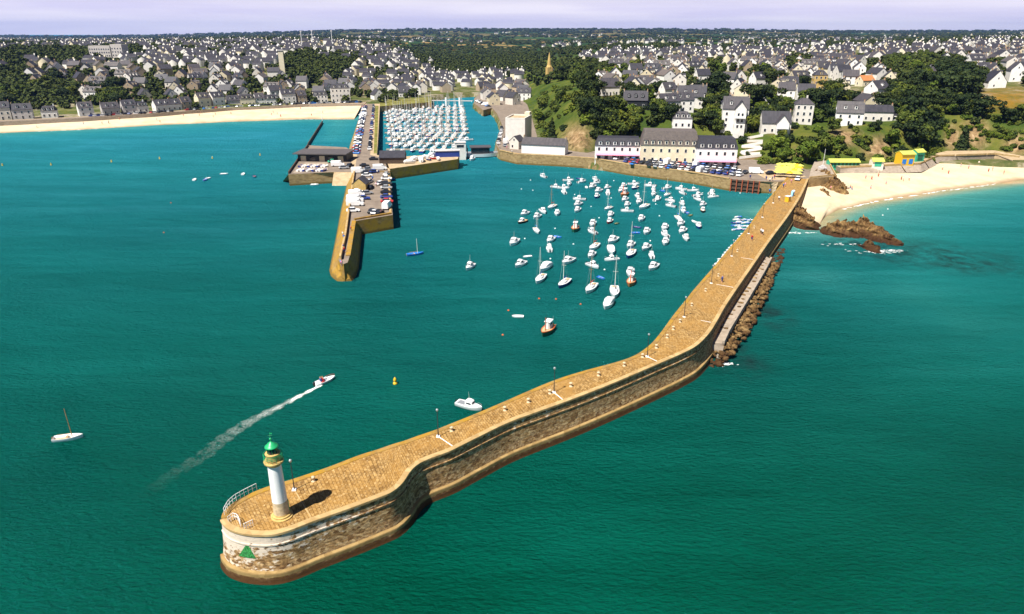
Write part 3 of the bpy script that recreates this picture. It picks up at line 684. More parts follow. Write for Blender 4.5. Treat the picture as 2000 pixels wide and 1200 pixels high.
slab('promenade', [tuple((p + Vector((0, .15, 0))).xy) for p in a[:-1]] + [tuple(p.xy) for p in PL([(1943, 294), (1850, 295), (1832, 299), (1797, 314), (1700, 320), (1630, 322)], 6.2)], 1.0, 6.19, [M['concrete'], M['paving']], kind='structure')
e_ = [P(1943, 302, 6.19), P(1943, 294, 6.19), P(2030, 312, 4.3), P(1990, 319, 3.7)]; m2 = MB(); lo_ = [Vector((p.x, p.y, 1)) for p in e_]
m2.add(e_ + lo_, [(3, 2, 1, 0), (0, 4, 7, 3), (3, 7, 6, 2), (2, 6, 5, 1)]); tag(m2.build('path', [M['paving']]), kind='structure')
# ------------------------------------------------------------------ the long curving pier
PAIRS = [((432, 1015), (432.5, 1013)), ((447, 1031), (437, 1001)), ((480, 1041), (455, 984)), ((525, 1043), (487, 966)), ((562, 1035), (525, 951)), ((612, 1016), (575, 936)),
         ((675, 994), (640, 914)), ((737, 971), (700, 891)), ((765, 959), (735, 880)), ((785, 942), (752, 874)), ((800, 920), (770, 868)), ((815, 906), (790, 862)), ((837, 895), (815, 853)),
         ((875, 881), (850, 841)), ((900, 869), (880, 829)), ((940, 849), (915, 815)), ((1000, 821), (970, 792)), ((1105, 783), (1072, 748)), ((1180, 754), (1135, 727)), ((1240, 729), (1201, 709)),
         ((1291, 707), (1240, 695)), ((1330, 690), (1270, 674)), ((1360, 674), (1291, 650)), ((1384, 650), (1315, 617)), ((1400, 625), (1340, 586)), ((1416, 597), (1354, 568)),
         ((1440, 561), (1387, 530)), ((1465, 525), (1425, 485)), ((1505, 467), (1462, 442)), ((1540, 420), (1490, 402)), ((1565, 380), (1512, 376)), ((1579, 349), (1537, 347))]
def cr(pts, k=6):
    out = []
    for i in range(len(pts) - 1):
        p0 = pts[max(i - 1, 0)]; p1 = pts[i]; p2 = pts[i + 1]; p3 = pts[min(i + 2, len(pts) - 1)]
        for j in range(k):
            t = j / k; out.append(.5 * ((2 * p1) + (p2 - p0) * t + (2 * p0 - 5 * p1 + 4 * p2 - p3) * t * t + (3 * p1 - p0 - 3 * p2 + p3) * t ** 3))
    return out + [pts[-1].copy()]
DECK_Z = 6.0
_nn = len(PAIRS)
def dz(i): return DECK_Z if i < 20 else DECK_Z - 1.2 * ((i - 20) / (_nn - 21)) ** 1.3
SEA = cr([P(a[0], a[1], dz(i) + .25) for i, (a, b) in enumerate(PAIRS)]); HAR = cr([P(b[0], b[1], dz(i)) for i, (a, b) in enumerate(PAIRS)])
def normals(L, side):
    out = []
    for i in range(len(L)):
        t = L[min(i + 1, len(L) - 1)] - L[max(i - 1, 0)]; n = Vector((t.y, -t.x, 0)).normalized() * side; out.append(n)
    return out
NS = normals(SEA, 1); NH = normals(HAR, -1)
# the head is round: turn the first normals smoothly into each other
NS[0] = NH[0] = Vector((-1, -.12, 0)).normalized()
def arc(L):
    s = [0.0]
    for a, b in zip(L[:-1], L[1:]): s.append(s[-1] + (b - a).length)
    return s
SS, SH = arc(SEA), arc(HAR)
def profile_strip(L, N, S, prof, name, mat, parent, smooth=False, flip=False):
    """prof: (outward offset, z or function of deck z)"""
    mb = MB(); rows = []; uvs = []
    acc = [0.0]
    for a, b in zip(prof[:-1], prof[1:]): acc.append(acc[-1] + math.hypot(b[0] - a[0], b[1](6) - a[1](6)))
    for p, n, s in zip(L, N, S):
        d = p.z - (.25 if L is SEA else 0); rows.append([(p.x + n.x * o, p.y + n.y * o, f(d)) for o, f in prof]); uvs.append([(s, a) for a in acc])
    mb.grid(rows, flip=flip); me = mb.mesh(name, mat, smooth)
    uvl = me.uv_layers.new(name='UVMap'); fl = [q for r in uvs for q in r]
    for lp in me.loops: uvl.data[lp.index].uv = fl[lp.vertex_index]
    return obj(name, me, parent)
pier = thing('stone_pier', 'long curving ochre stone pier running from the shore to the small lighthouse', 'pier', (0, 0, 0))
K = lambda c: (lambda d: c)
D = lambda o: (lambda d: d + o)
# deck: rows across from sea edge to harbour edge
mb = MB(); rows = []; uvs = []
for a, b, s in zip(SEA, HAR, SS):
    w = (b - a).length; rows.append([a.lerp(b, t / 8) - Vector((0, 0, .25 * (1 - t / 8))) for t in range(9)])
    uvs.append([(s, w * t / 8) for t in range(9)])
mb.grid(rows, flip=False); me = mb.mesh('deck', M['deck'])
if sum(p.normal.z for p in me.polygons) < 0: me.flip_normals()
uvl = me.uv_layers.new(name='UVMap'); fl = [q for r in uvs for q in r]
for lp in me.loops: uvl.data[lp.index].uv = (fl[lp.vertex_index][1] * 0 + me.vertices[lp.vertex_index].co.x, me.vertices[lp.vertex_index].co.y) if False else fl[lp.vertex_index]
obj('deck', me, pier)
WALL = [(0.0, D(.0)), (.04, D(-.5)), (.07, D(-1.15)), (.20, D(-1.17)), (.20, D(-1.36)), (.11, D(-1.38)), (.30, K(2.6)), (.51, K(1.44))]
ks = 4 * 6
profile_strip(SEA, NS, SS, WALL, 'sea_wall', M['wallw'], pier, False, True)
profile_strip(SEA, NS, SS, [(.50, K(1.46)), (.84, K(1.34)), (.88, K(1.2)), (.89, K(.85))], 'footing_ledge', M['ledge'], pier, False, True)
profile_strip(SEA, NS, SS, [(.885, K(.86)), (1.0, K(.2)), (1.7, K(-1.5))], 'weedy_footing', M['wall'], pier, False, True)
profile_strip(SEA, NS, SS, [(-.62, D(.0)), (-.60, D(.24)), (-.55, D(.26)), (.10, D(.25)), (.14, D(.20)), (.14, D(-.06)), (.0, D(-.08))], 'coping', M['coping'], pier, False, True)
profile_strip(HAR, NH, SH, [(0, D(0)), (.5, K(-1.5))], 'harbour_wall', M['wall'], pier)
profile_strip(HAR, NH, SH, [(-.75, D(.0)), (-.73, D(.07)), (.03, D(.07)), (.05, D(-.12))], 'edge_stone', M['quayyel'], pier)
# painted daymark triangle on the head
def wall_pt(px, py):
    """point of the wall face seen at a measured spot: search along the wall"""
    best = None
    for p, n in zip(SEA[:60], NS[:60]):
        for z in np.linspace(1.5, 5.8, 87):
            o = .11 + (4.6 - z) * .095 if z < 4.6 else .06
            q = (p.x + n.x * (o + .02), p.y + n.y * (o + .02), z); a, b = proj(*q); e = (a - px) ** 2 + (b - py) ** 2
            if best is None or e < best[0]: best = (e, Vector(q), n)
    return best[1], best[2]
t0, na = wall_pt(481, 1061); t1, nb_ = wall_pt(468, 1085); t2, nc = wall_pt(497, 1091)
mb = MB(); rows = []
for k in range(9):
    f = k / 8; l = t0.lerp(t1, f); r = t0.lerp(t2, f); rows.append([l.lerp(r, j / 6) + (na) * (.03 + .10 * math.sin(math.pi * j / 6) * f) for j in range(7)])
mb.grid(rows); bm_ = mb.build('daymark', M['greentile'], pier)
# ladder recess stones, cross strips with each lamp
LAMPS = [(575, 957), (856, 853), (1082, 767), (1264, 697), (1336, 620), (1389, 554), (1429, 501), (1462, 457), (1489, 425), (1510, 397)]
def lamp_post():
    t = thing('lamp_post', '', 'lamp post')
    mb = MB(); mb.box((0, 0, .09), (.55, .55, .18), taper=.8); mb.build('base', M['white'], t)
    mb = MB(); mb.lathe([(.09, .18), (.075, .8), (.06, .85), (.05, 4.0)], 8); mb.build('pole', M['dark'], t, True)
    mb = MB(); mb.lathe([(.06, 4.0), (.14, 4.06), (.19, 4.2), (.15, 4.36), (.02, 4.42)], 10); mb.build('lamp', M['steel'], t, True)
    return t
lp0 = lamp_post()
def zat(px, py):
    y = P(px, py, 5.8); i = min(range(len(SEA)), key=lambda k: (SEA[k].xy - y.xy).length); return SEA[i].z - .25
for i, (a, b) in enumerate(LAMPS):
    z = zat(a, b); p = P(a, b, z)
    place(lp0, USED, p + Vector((0, 0, .0)), 0, 'tall dark lamp post on the long pier, %s from the lighthouse' % ordw(i + 1), 'lamp posts along the pier')
    if i < 7:
        j = min(range(len(SEA)), key=lambda k: abs((SEA[k] - p).normalized().dot((SEA[min(k + 1, len(SEA) - 1)] - SEA[max(k - 1, 0)]).normalized())) + .02 * (SEA[k] - p).length)
        q = SEA[j]; d = Vector((q.x - p.x, q.y - p.y, 0)); L = d.length - .95
        if 0 < L < 14:
            m2 = MB(); c = p + d.normalized() * (L / 2 + .1); m2.box((c.x, c.y, z + .02), (L, .14, .03), math.atan2(d.y, d.x))
            m2.build('cover_strip', M['coping'] if i in (0, ) else M['white'], pier)
BOLL = [(612, 940), (882, 842), (986, 802), (1032, 786), (1074, 769), (1115, 755), (1169, 734), (1219, 715), (1255, 698), (1282, 680), (1303, 660), (1315, 644), (1328, 630), (1351, 598), (1378, 569), (1403, 540), (1440, 492), (1473, 446)]
b0 = None
for i, (a, b) in enumerate(BOLL):
    z = zat(a, b); p = P(a, b, z)
    if b0 is None:
        mb = MB(); mb.lathe([(.30, 0), (.28, .08), (.19, .12), (.16, .42), (.27, .50), (.28, .60), (.18, .70), (.02, .72)], 12)
        b0 = tag(mb.build('bollard', M['bstone'], None, True), None, 'bollard', 'bollards along the pier'); o = b0
    else: o = b0.copy(); C.objects.link(o)
    o.location = p; o['label'] = 'stubby stone bollard on the long pier, %s from the lighthouse' % ordw(i + 1)

# ------------------------------------------------------------------ lighthouse
LB = P(551, 1008, DECK_Z)
lh = thing('lighthouse', 'small white lighthouse with a green lantern roof on the pier head', 'lighthouse', LB)
mb = MB(); mb.lathe([(1.42, .0), (1.42, .16), (1.22, .22), (1.22, .40), (1.06, .46), (1.02, .62)], 28); mb.build('base', M['ochre'], lh)
mb = MB(); mb.lathe([(1.00, .60), (.96, 2.3)], 28); mb.build('stone_course', M['bstone'], lh, True)
mb = MB(); mb.lathe([(.965, 2.28), (.86, 7.1)], 32); mb.build('tower', M['white'], lh, True)
mb = MB(); mb.box((.74, .60, 1.2), (.1, .7, 1.7), math.atan2(.60, .74)); mb.build('door', M['green'], lh)
mb = MB(); mb.lathe([(.86, 7.08), (.93, 7.2), (1.02, 7.3), (1.22, 7.44), (1.25, 7.62), (1.2, 7.66), (.98, 7.67)], 32); mb.build('gallery', M['ochre'], lh)
mb = MB(); mb.lathe([(.86, 7.66), (.86, 8.45), (.93, 8.5), (.95, 8.62), (.80, 8.64)], 28); mb.build('lantern_drum', M['ochre'], lh)
mb = MB()
for z, r in ((8.15, .025), (7.95, .018), (8.42, .028)):
    pts = [(1.18 * math.cos(2 * math.pi * k / 28), 1.18 * math.sin(2 * math.pi * k / 28), z + .15) for k in range(29)]; mb.path(pts, r, 5)
for k in range(14):
    a = 2 * math.pi * k / 14; mb.tube((1.18 * math.cos(a), 1.18 * math.sin(a), 7.64), (1.18 * math.cos(a), 1.18 * math.sin(a), 8.6), .02, seg=5)
mb.build('gallery_railing', M['green'], lh)
lan = MB().lathe([(.62, 8.63), (.62, 9.42)], 20).build('lantern', M['glass'], lh)
mb = MB()
for k in range(10):
    a = 2 * math.pi * k / 10; mb.tube((.64 * math.cos(a), .64 * math.sin(a), 8.63), (.64 * math.cos(a), .64 * math.sin(a), 9.45), .022, seg=5)
mb.build('glazing_bars', M['green'], lan)
rf = MB().lathe([(.70, 9.40), (.86, 9.42), (.84, 9.50), (.70, 9.60), (.55, 9.74), (.34, 9.92), (.16, 10.03), (.07, 10.12), (.06, 10.28)], 28).build('lantern_roof', M['green'], lh, True)
MB().lathe([(.0, 10.24), (.12, 10.30), (.16, 10.40), (.12, 10.50), (.0, 10.56)], 14).build('ball_finial', M['green'], rf, True)
mb = MB(); mb.tube((0, 0, 10.5), (0, 0, 11.25), .02, .012); mb.tube((-.28, 0, 10.85), (.28, 0, 10.85), .014); mb.tube((0, -.28, 10.85), (0, .28, 10.85), .014); mb.box((.14, 0, 11.1), (.34, .02, .14)); mb.build('weather_vane', M['green'], rf)
lh.scale = (.87, .87, 1.0)
# railings on the pier head
def railing(name, px, label, h=1.0, z=DECK_Z, rails=(1.0, .55), mat='white'):
    pts = resample(PL(px, z), max(3, len(px) * 2 + 1)); mb = MB()
    for p in pts: mb.tube((p.x, p.y, z), (p.x, p.y, z + h), .035, seg=6)
    for q in rails: mb.path([(p.x, p.y, z + h * q) for p in pts], .032, 6)
    return tag(mb.build(name, M[mat]), label, 'railing')
railing('railing', [(439, 1007), (447, 992), (459, 981), (480, 969), (502, 958)], 'curved white railing around the harbour side of the pier head')
railing('railing', [(447, 1022), (457, 1014), (466, 1018), (471, 1030)], 'small bent white railing guarding the stair head on the pier', .9)
railing('railing', [(478, 1036), (495, 1028)], 'short straight white railing near the edge of the pier head', .9)

# ------------------------------------------------------------------ concrete walkway and rock armour on the pier's sea side
wkp = thing('sea_walkway', 'sloping concrete walkway along the foot of the pier among boulders', 'walkway', (0, 0, 0))
a = PL([(1384, 668), (1402, 640), (1442, 575), (1476, 524), (1494, 500)], 2.6); b = PL([(1414, 672), (1424, 650), (1466, 580), (1494, 532), (1507, 507)], 2.6)
mb = MB(); A, B = resample(a, 24), resample(b, 24)
mb.grid([[Vector((p.x, p.y, -.5)), p, q, Vector((q.x + .1, q.y - .05, -.5))] for p, q in zip(A, B)], flip=True); mb.add([A[0], B[0], (B[0].x, B[0].y, -1), (A[0].x, A[0].y, -1)], [(3, 2, 1, 0)]); mb.build('slab', M['concrete'], wkp)
m2 = MB()
for p, q in zip(B[:-1], B[1:]):
    d = q - p; m2.box(((p.x + q.x) / 2 - .15, (p.y + q.y) / 2, 2.9), (d.length + .02, .45, .7), math.atan2(d.y, d.x))
m2.build('kerb_wall', M['concrete'], wkp)
A2 = PL([(1386, 672), (1414, 676)], 2.5); B2 = PL([(1387, 700), (1408, 704)], -.3)
MB().grid([[A2[0].lerp(B2[0], t / 3), A2[1].lerp(B2[1], t / 3)] for t in range(4)], flip=True).build('end_ramp', M['concrete'], wkp)
def ico(sub):
    bm = bmesh.new(); bmesh.ops.create_icosphere(bm, subdivisions=sub, radius=1.0)
    v = np.array([tuple(x.co) for x in bm.verts]); f = np.array([[l.index for l in q.verts] for q in bm.faces]); bm.free(); return v, f
iv, if_ = ico(2)
def rockify(v, amp, seed, fr=1.6):
    r = np.random.default_rng(seed); k = r.normal(size=(7, 3)) * fr; ph = r.uniform(0, 6, 7)
    d = sum(np.sin(v @ k[i] + ph[i]) for i in range(7)) / 4; return v * (1 + amp * d)[:, None]
iv1, if1 = ico(1)
poly = np.array([tuple(p.xy) for p in PL([(1384, 700), (1390, 720), (1417, 713), (1433, 694), (1458, 664), (1470, 638), (1484, 612), (1501, 572), (1515, 537), (1529, 507), (1533, 486), (1512, 480), (1496, 508), (1498, 520), (1470, 586), (1428, 655), (1412, 690)], 0)])
x0, y0 = poly.min(0); x1, y1 = poly.max(0); pos = []
while len(pos) < 900:
    x, y = RNG.uniform(x0, x1), RNG.uniform(y0, y1)
    if inside(np.array([x]), np.array([y]), poly)[0]:
        dd = float(seg_dist(np.array([x]), np.array([y]), [tuple(p.xy) for p in B], False)[0]); pos.append((x, y, max(-.25, 1.7 - dd * .36) + RNG.uniform(-.2, .25)))
pos = np.array(pos); Vs = []; Fs = []; off = 0
for i, p in enumerate(pos):
    v = rockify(iv1, .28, 100 + i, 1.3) * RNG.choice([.28, .38, .5, .7], p=[.35, .35, .22, .08]) * np.array([1.25, 1.0, .8]); a = RNG.uniform(0, 6)
    v = v @ np.array([[math.cos(a), math.sin(a), 0], [-math.sin(a), math.cos(a), 0], [0, 0, 1]]) + p; Vs.append(v); Fs.append(if1 + off); off += len(v)
tag(obj('rubble', bulk('rubble', np.concatenate(Vs), np.concatenate(Fs), [M['boulder']])), 'brown armour boulders heaped along the sea side of the pier', 'rubble', kind='stuff')
pos2 = []
for i in range(70):
    t = RNG.uniform(.12, .98); k = int(t * 23); p = A[k].lerp(B[k], RNG.uniform(.05, .7)); pos2.append((p.x, p.y, 2.6))
Vs = []; Fs = []; off = 0
for i, p in enumerate(pos2):
    v = rockify(iv1, .3, 900 + i, 1.3) * RNG.uniform(.2, .5) * np.array([1.2, 1.0, .6]) + np.array(p); Vs.append(v); Fs.append(if1 + off); off += len(v)
tag(obj('rubble', bulk('walkway_rubble', np.concatenate(Vs), np.concatenate(Fs), [M['boulder']])), 'small loose stones scattered over the concrete walkway', 'rubble', kind='stuff')

# ------------------------------------------------------------------ sea rocks
def outcrop(name, spine_px, z, widths, heights, label, seed, mat='rock', cat='rock'):
    """ridged rock reef: a grid over a spine, jagged by layered noise"""
    NS_ = 110; S = resample(PL(spine_px, z), NS_); W = np.interp(np.linspace(0, 1, NS_), np.linspace(0, 1, len(widths)), widths); Hh = np.interp(np.linspace(0, 1, NS_), np.linspace(0, 1, len(heights)), heights)
    r = np.random.default_rng(seed); rows = []
    ks = r.normal(size=(9, 2)) * np.array([.55, .55]) * np.linspace(.6, 5.0, 9)[:, None]; ph = r.uniform(0, 6, 9); am = 1 / np.linspace(1, 2.0, 9)
    for i, p in enumerate(S):
        t = (S[min(i + 1, NS_ - 1)] - S[max(i - 1, 0)]).normalized(); n = Vector((-t.y, t.x, 0)); row = []
        for j in range(61):
            c = -1 + 2 * j / 60; x = p.x + n.x * c * W[i] * 1.45; y = p.y + n.y * c * W[i] * 1.45
            q = sum(am[k] * (1 - abs(math.sin(x * ks[k][0] + y * ks[k][1] + ph[k]))) * 1.25 for k in range(9)) / 3.2
            prof = max(0, 1 - abs(c) ** 1.15); ed = min(1, i / 9, (NS_ - 1 - i) / 9)
            h = -1.2 + (Hh[i] + 1.2) * prof * ed * (.50 + .62 * q); row.append((x + .35 * math.sin(h * 2 + y), y + .3 * math.cos(h * 3 + x), z + h))
        rows.append(row)
    mb = MB(); mb.grid(rows, flip=True); return tag(mb.build(name, M[mat]), label, cat)
outcrop('rock_reef', [(1604, 458), (1640, 455), (1690, 452), (1725, 470), (1755, 478), (1775, 478)], 0, [3.5, 5.5, 6.0, 5.5, 3.5, 1.5], [2.2, 3.2, 3.0, 2.6, 1.5, .6], 'jagged brown rock reef standing in the sea off the east beach', 3)
outcrop('sea_rock', [(1690, 478), (1705, 488), (1720, 496)], 0, [3.0, 2.6, 1.2], [1.0, 1.4, .5], 'low dark weedy rock awash in front of the jagged reef', 8)
outcrop('sea_rock', [(1540, 440), (1558, 432), (1572, 440), (1586, 452)], 0, [3.0, 4.6, 4.2, 2.0], [2.0, 3.8, 3.2, 1.2], 'rounded brown rock stump between the pier wall and beach', 5)
outcrop('rock_ledge', [(1580, 352), (1605, 352), (1628, 366), (1646, 378)], 2.7, [3.5, 5.0, 4.6, 1.8], [3.0, 3.6, 2.6, .9], 'slabby tilted rocks on the sand under the flagpole terrace', 13, 'rock')
outcrop('sea_rock', [(1602, 375), (1612, 380), (1622, 388)], 1.8, [1.6, 1.8, .8], [1.3, 1.4, .4], 'small slab of rock lying on sand below the ledge', 17)
# ------------------------------------------------------------------ boats (x = bow direction, origin at the waterline)
def hull_mb(L, B, fb, open_=False, wl=.35, transom=.8, sheer=.28, n=14, m=0, md=1, mi=2):
    """fb freeboard; material slots: hull, deck, inside"""
    mb = MB(); secs = []
    for i in range(n + 1):
        t = i / n; x = -L / 2 + L * t
        b = B / 2 * (transom + (1 - transom) * math.sin(min(t / .45, 1) * math.pi / 2)) if t < .45 else B / 2 * max(.0, math.cos((t - .45) / .55 * math.pi / 2)) ** .72
        zt = fb * (1 + sheer * (max(0, t - .3) / .7) ** 2 + .06 * (1 - t)); k = -.38 * (1 - max(0, (t - .6) / .4) ** 2)
        xs = x + (.12 * L * 0)
        rake = .06 * L * max(0, (t - .7) / .3)
        secs.append([(x - rake, 0, k), (x - rake * .9, b * .62, k * .45), (x - rake * .5, b * .93, fb * .25), (x, b, zt), ])
    for sgn in (1, -1):
        mb.grid([[(p[0], sgn * p[1], p[2]) for p in s] for s in secs], m, flip=sgn < 0)
    s = secs[0]; mb.add([(p[0], p[1], p[2]) for p in s] + [(p[0], -p[1], p[2]) for p in s[::-1]], [tuple(range(8))[::-1]], m)
    if not open_:
        for a, b in zip(secs[:-1], secs[1:]):
            mb.add([(a[3][0], a[3][1] * .97, a[3][2] - .02), (b[3][0], b[3][1] * .97, b[3][2] - .02), (b[3][0], -b[3][1] * .97, b[3][2] - .02), (a[3][0], -a[3][1] * .97, a[3][2] - .02)], [(3, 2, 1, 0)], md)
    else:
        ins = [[(p[3][0] * .98, p[3][1] * .88, p[3][2]), (p[3][0] * .97, p[3][1] * .72, .12)] for p in secs]
        for a, b, p, q in zip(ins[:-1], ins[1:], secs[:-1], secs[1:]):
            for sg in (1, -1):
                f = lambda c: (c[0], c[1] * sg, c[2])
                mb.add([f(p[3]), f(q[3]), f(b[0]), f(a[0]), f(b[1]), f(a[1])], [(0, 1, 2, 3), (3, 2, 4, 5)] if sg < 0 else [(3, 2, 1, 0), (5, 4, 2, 3)], md if sg else md)
            mb.add([(a[1][0], a[1][1], .12), (b[1][0], b[1][1], .12), (b[1][0], -b[1][1], .12), (a[1][0], -a[1][1], .12)], [(3, 2, 1, 0)], mi)
        a = ins[0]; mb.add([(a[0][0], a[0][1], a[0][2]), (a[1][0], a[1][1], .12), (a[1][0], -a[1][1], .12), (a[0][0], -a[0][1], a[0][2])], [(0, 1, 2, 3)], md)
    return mb
def loftbox(xs, ws, z0, zs, m=0):
    """cabin: stations along x with half widths and heights"""
    mb = MB(); rows = []
    for x, w, z in zip(xs, ws, zs): rows.append([(x, w, z0), (x, w * .93, z0 + (z - z0) * .75), (x, w * .72, z), (x, -w * .72, z), (x, -w * .93, z0 + (z - z0) * .75), (x, -w, z0)])
    mb.grid(rows, m, flip=True); mb.add(rows[0], [tuple(range(6))], m); mb.add(rows[-1], [tuple(range(6))[::-1]], m); return mb
BOATC = {}
def cabin_cruiser(L=5.8, hull='gel', mast=False, deckm='gel', canopy=None):
    t = thing('motor_boat', '', 'motor boat'); B = L * .38; fb = L * .135
    hull_mb(L, B, fb).build('hull', [M[hull], M[deckm], M[deckm]], t, True)
    loftbox([-.10 * L, .0, .13 * L, .20 * L], [B * .37, B * .38, B * .33, B * .24], fb, [fb + 1.15, fb + 1.25, fb + 1.12, fb + .35]).build('wheelhouse', M['gel'], t)
    for s in (1, -1):
        m2 = MB(); m2.box((.035 * L, s * B * .36, fb + .72), (.17 * L, .04, .34)); m2.build('side_window', M['glass'], t)
    m2 = MB(); m2.box((.165 * L, 0, fb + .74), (.05, B * .46, .34), ry=-.5); m2.build('windscreen', M['glass'], t)
    loftbox([.2 * L, .3 * L, .38 * L], [B * .26, B * .22, B * .1], fb, [fb + .34, fb + .33, fb + .2]).build('foredeck_coachroof', M['gel'], t)
    m2 = MB(); m2.box((-.28 * L, 0, fb + .02), (.32 * L, B * .64, .06)); m2.build('cockpit_floor', M['teak' if hull != 'gel' else 'steel'], t)
    m2 = MB(); m2.box((-.53 * L, 0, fb * .9), (.32, .34, .75), taper=.8); m2.build('outboard_motor', M['black'], t)
    m2 = MB(); pts = [(.25 * L, s * B * .36, fb + .5) for s in (1,)] + [(.40 * L, B * .20, fb + .68), (.49 * L, 0, fb + .78), (.40 * L, -B * .20, fb + .68), (.25 * L, -B * .36, fb + .5)]
    m2.path(pts, .025, 5)
    for p in pts[1:-1]: m2.tube(p, (p[0], p[1], fb + .2), .02, seg=4)
    m2.build('bow_rail', M['steel'], t)
    if mast: MB().tube((0, 0, fb + 1.2), (-.15, 0, fb + 3.2), .03, .015).build('aerial', M['alu'], t)
    if canopy: loftbox([-.45 * L, -.3 * L, -.1 * L], [B * .4, B * .42, B * .38], fb, [fb + .55, fb + .95, fb + 1.15]).build('canopy', M[canopy], t)
    return t
def yacht(L=8.0, hull='gel', mastc='alu', cover='navy', mh=1.25, deckm='gel'):
    t = thing('sailing_yacht', '', 'sailing boat'); B = L * .33; fb = L * .115
    hull_mb(L, B, fb).build('hull', [M[hull], M[deckm], M[deckm]], t, True)
    loftbox([-.14 * L, .0, .18 * L, .27 * L], [B * .30, B * .33, B * .24, B * .12], fb, [fb + .48, fb + .52, fb + .42, fb + .12]).build('coachroof', M['gel'], t)
    for s in (1, -1):
        m2 = MB(); m2.box((.02 * L, s * B * .32, fb + .27), (.22 * L, .04, .14)); m2.build('cabin_window', M['glass'], t)
    m2 = MB(); m2.box((-.32 * L, 0, fb + .01), (.30 * L, B * .46, .06)); m2.build('cockpit', M['teak'], t)
    m2 = MB(); m2.tube((.06 * L, 0, fb + .4), (.05 * L, 0, fb + L * mh), .085, .055, 7); m2.tube((.055 * L, -B * .28, fb + L * mh * .55), (.055 * L, B * .28, fb + L * mh * .55), .03, seg=5); ms = m2.build('mast', M[mastc], t)
    m2 = MB(); zt = fb + L * mh
    for e in ((.49 * L, 0), (-.48 * L, 0), (.05 * L, B * .46), (.05 * L, -B * .46)): m2.tube((e[0], e[1], fb + .1), (.05 * L, 0, zt * .97), .012, seg=3)
    m2.build('rigging', M['steel'], ms)
    m2 = MB(); m2.tube((.05 * L, 0, fb + 1.15), (-.36 * L, 0, fb + 1.1), .05, .045); bo = m2.build('boom', M[mastc], t)
    MB().tube((.04 * L, 0, fb + 1.27), (-.34 * L, 0, fb + 1.2), .16, .09, 7).build('sail_cover', M[cover], bo, True)
    return t
def dinghy(L=3.0, hull='gel', inner='gel'):
    t = thing('rowing_dinghy', '', 'dinghy'); B = L * .44
    hull_mb(L, B, .36, True, n=10).build('hull', [M[hull], M[hull], M[inner]], t, True)
    for x in (-.15, .15):
        m2 = MB(); m2.box((x * L, 0, .3), (.22, B * .74, .05)); m2.build('thwart', M['teak' if inner != 'gel' else 'white'], t)
    return t
def covered_boat(L=6.2):
    t = thing('motor_boat', '', 'motor boat'); B = L * .38; fb = L * .14
    hull_mb(L, B, fb).build('hull', [M['gel'], M['gel'], M['gel']], t, True)
    loftbox([-.48 * L, -.4 * L, -.05 * L, .15 * L, .30 * L], [B * .36, B * .43, B * .45, B * .40, B * .22], fb - .02, [fb + .45, fb + .7, fb + 1.05, fb + .75, fb + .15]).build('canvas_cover', M['white'], t)
    m2 = MB(); m2.box((-.54 * L, 0, fb * .9), (.34, .36, .8), taper=.8); m2.build('outboard_motor', M['white'], t); return t
def fishing_boat(L=6.8, hull='dgreen', stripe='orange', spar='rust', deckm='teak'):
    t = thing('fishing_boat', '', 'fishing boat'); B = L * .40; fb = L * .15
    h = hull_mb(L, B, fb, sheer=.5).build('hull', [M[hull], M[deckm], M[deckm]], t, True)
    m2 = MB()
    hb = hull_mb(L * 1.006, B * 1.03, fb, sheer=.5)
    n = 15
    for sg in (0, 1):
        base = sg * n * 4
        for i in range(n - 1):
            a, b = hb.v[base + i * 4 + 3], hb.v[base + (i + 1) * 4 + 3]; q = [(a[0], a[1], a[2] + .10), (b[0], b[1], b[2] + .10), (b[0], b[1], b[2] - .16), (a[0], a[1], a[2] - .16)]
            m2.add(q + [(p[0], p[1] * .9, p[2]) for p in q], [(0, 1, 2, 3), (7, 6, 5, 4), (0, 4, 5, 1)])
    m2.build('gunwale', M[stripe], h)
    wz = loftbox([-.30 * L, -.28 * L, -.02 * L, .03 * L], [B * .26, B * .27, B * .27, B * .24], fb, [fb + 1.85, fb + 1.9, fb + 1.9, fb + 1.7]).build('wheelhouse', M['white'], t)
    m2 = MB(); m2.box((.025 * L, 0, fb + 1.3), (.06, B * .42, .45)); m2.build('windscreen', M['glass'], wz)
    for s in (1, -1):
        m2 = MB(); m2.box((-.13 * L, s * B * .262, fb + 1.25), (.18 * L, .05, .42)); m2.build('side_window', M['glass'], wz)
    m2 = MB(); m2.box((-.13 * L, 0, fb + 1.98), (.36 * L, B * .6, .10)); m2.build('roof', M['white'], wz)
    m2 = MB(); m2.tube((.22 * L, 0, fb), (.20 * L, 0, fb + 3.6), .14, .10, 8); m2.build('mast', M[spar], t)
    MB().tube((.16 * L, .1, fb), (.14 * L, .1, fb + 5.2), .03, .02).build('whip_aerial', M['dark'], t)
    m2 = MB(); m2.box((-.40 * L, 0, fb + .3), (.5, B * .5, .5)); m2.build('fish_box', M['yellowp'], t)
    MB().tube((-.44 * L, .3, fb), (-.46 * L, .3, fb + 2.4), .035).build('stern_pole', M['steel'], t)
    return t
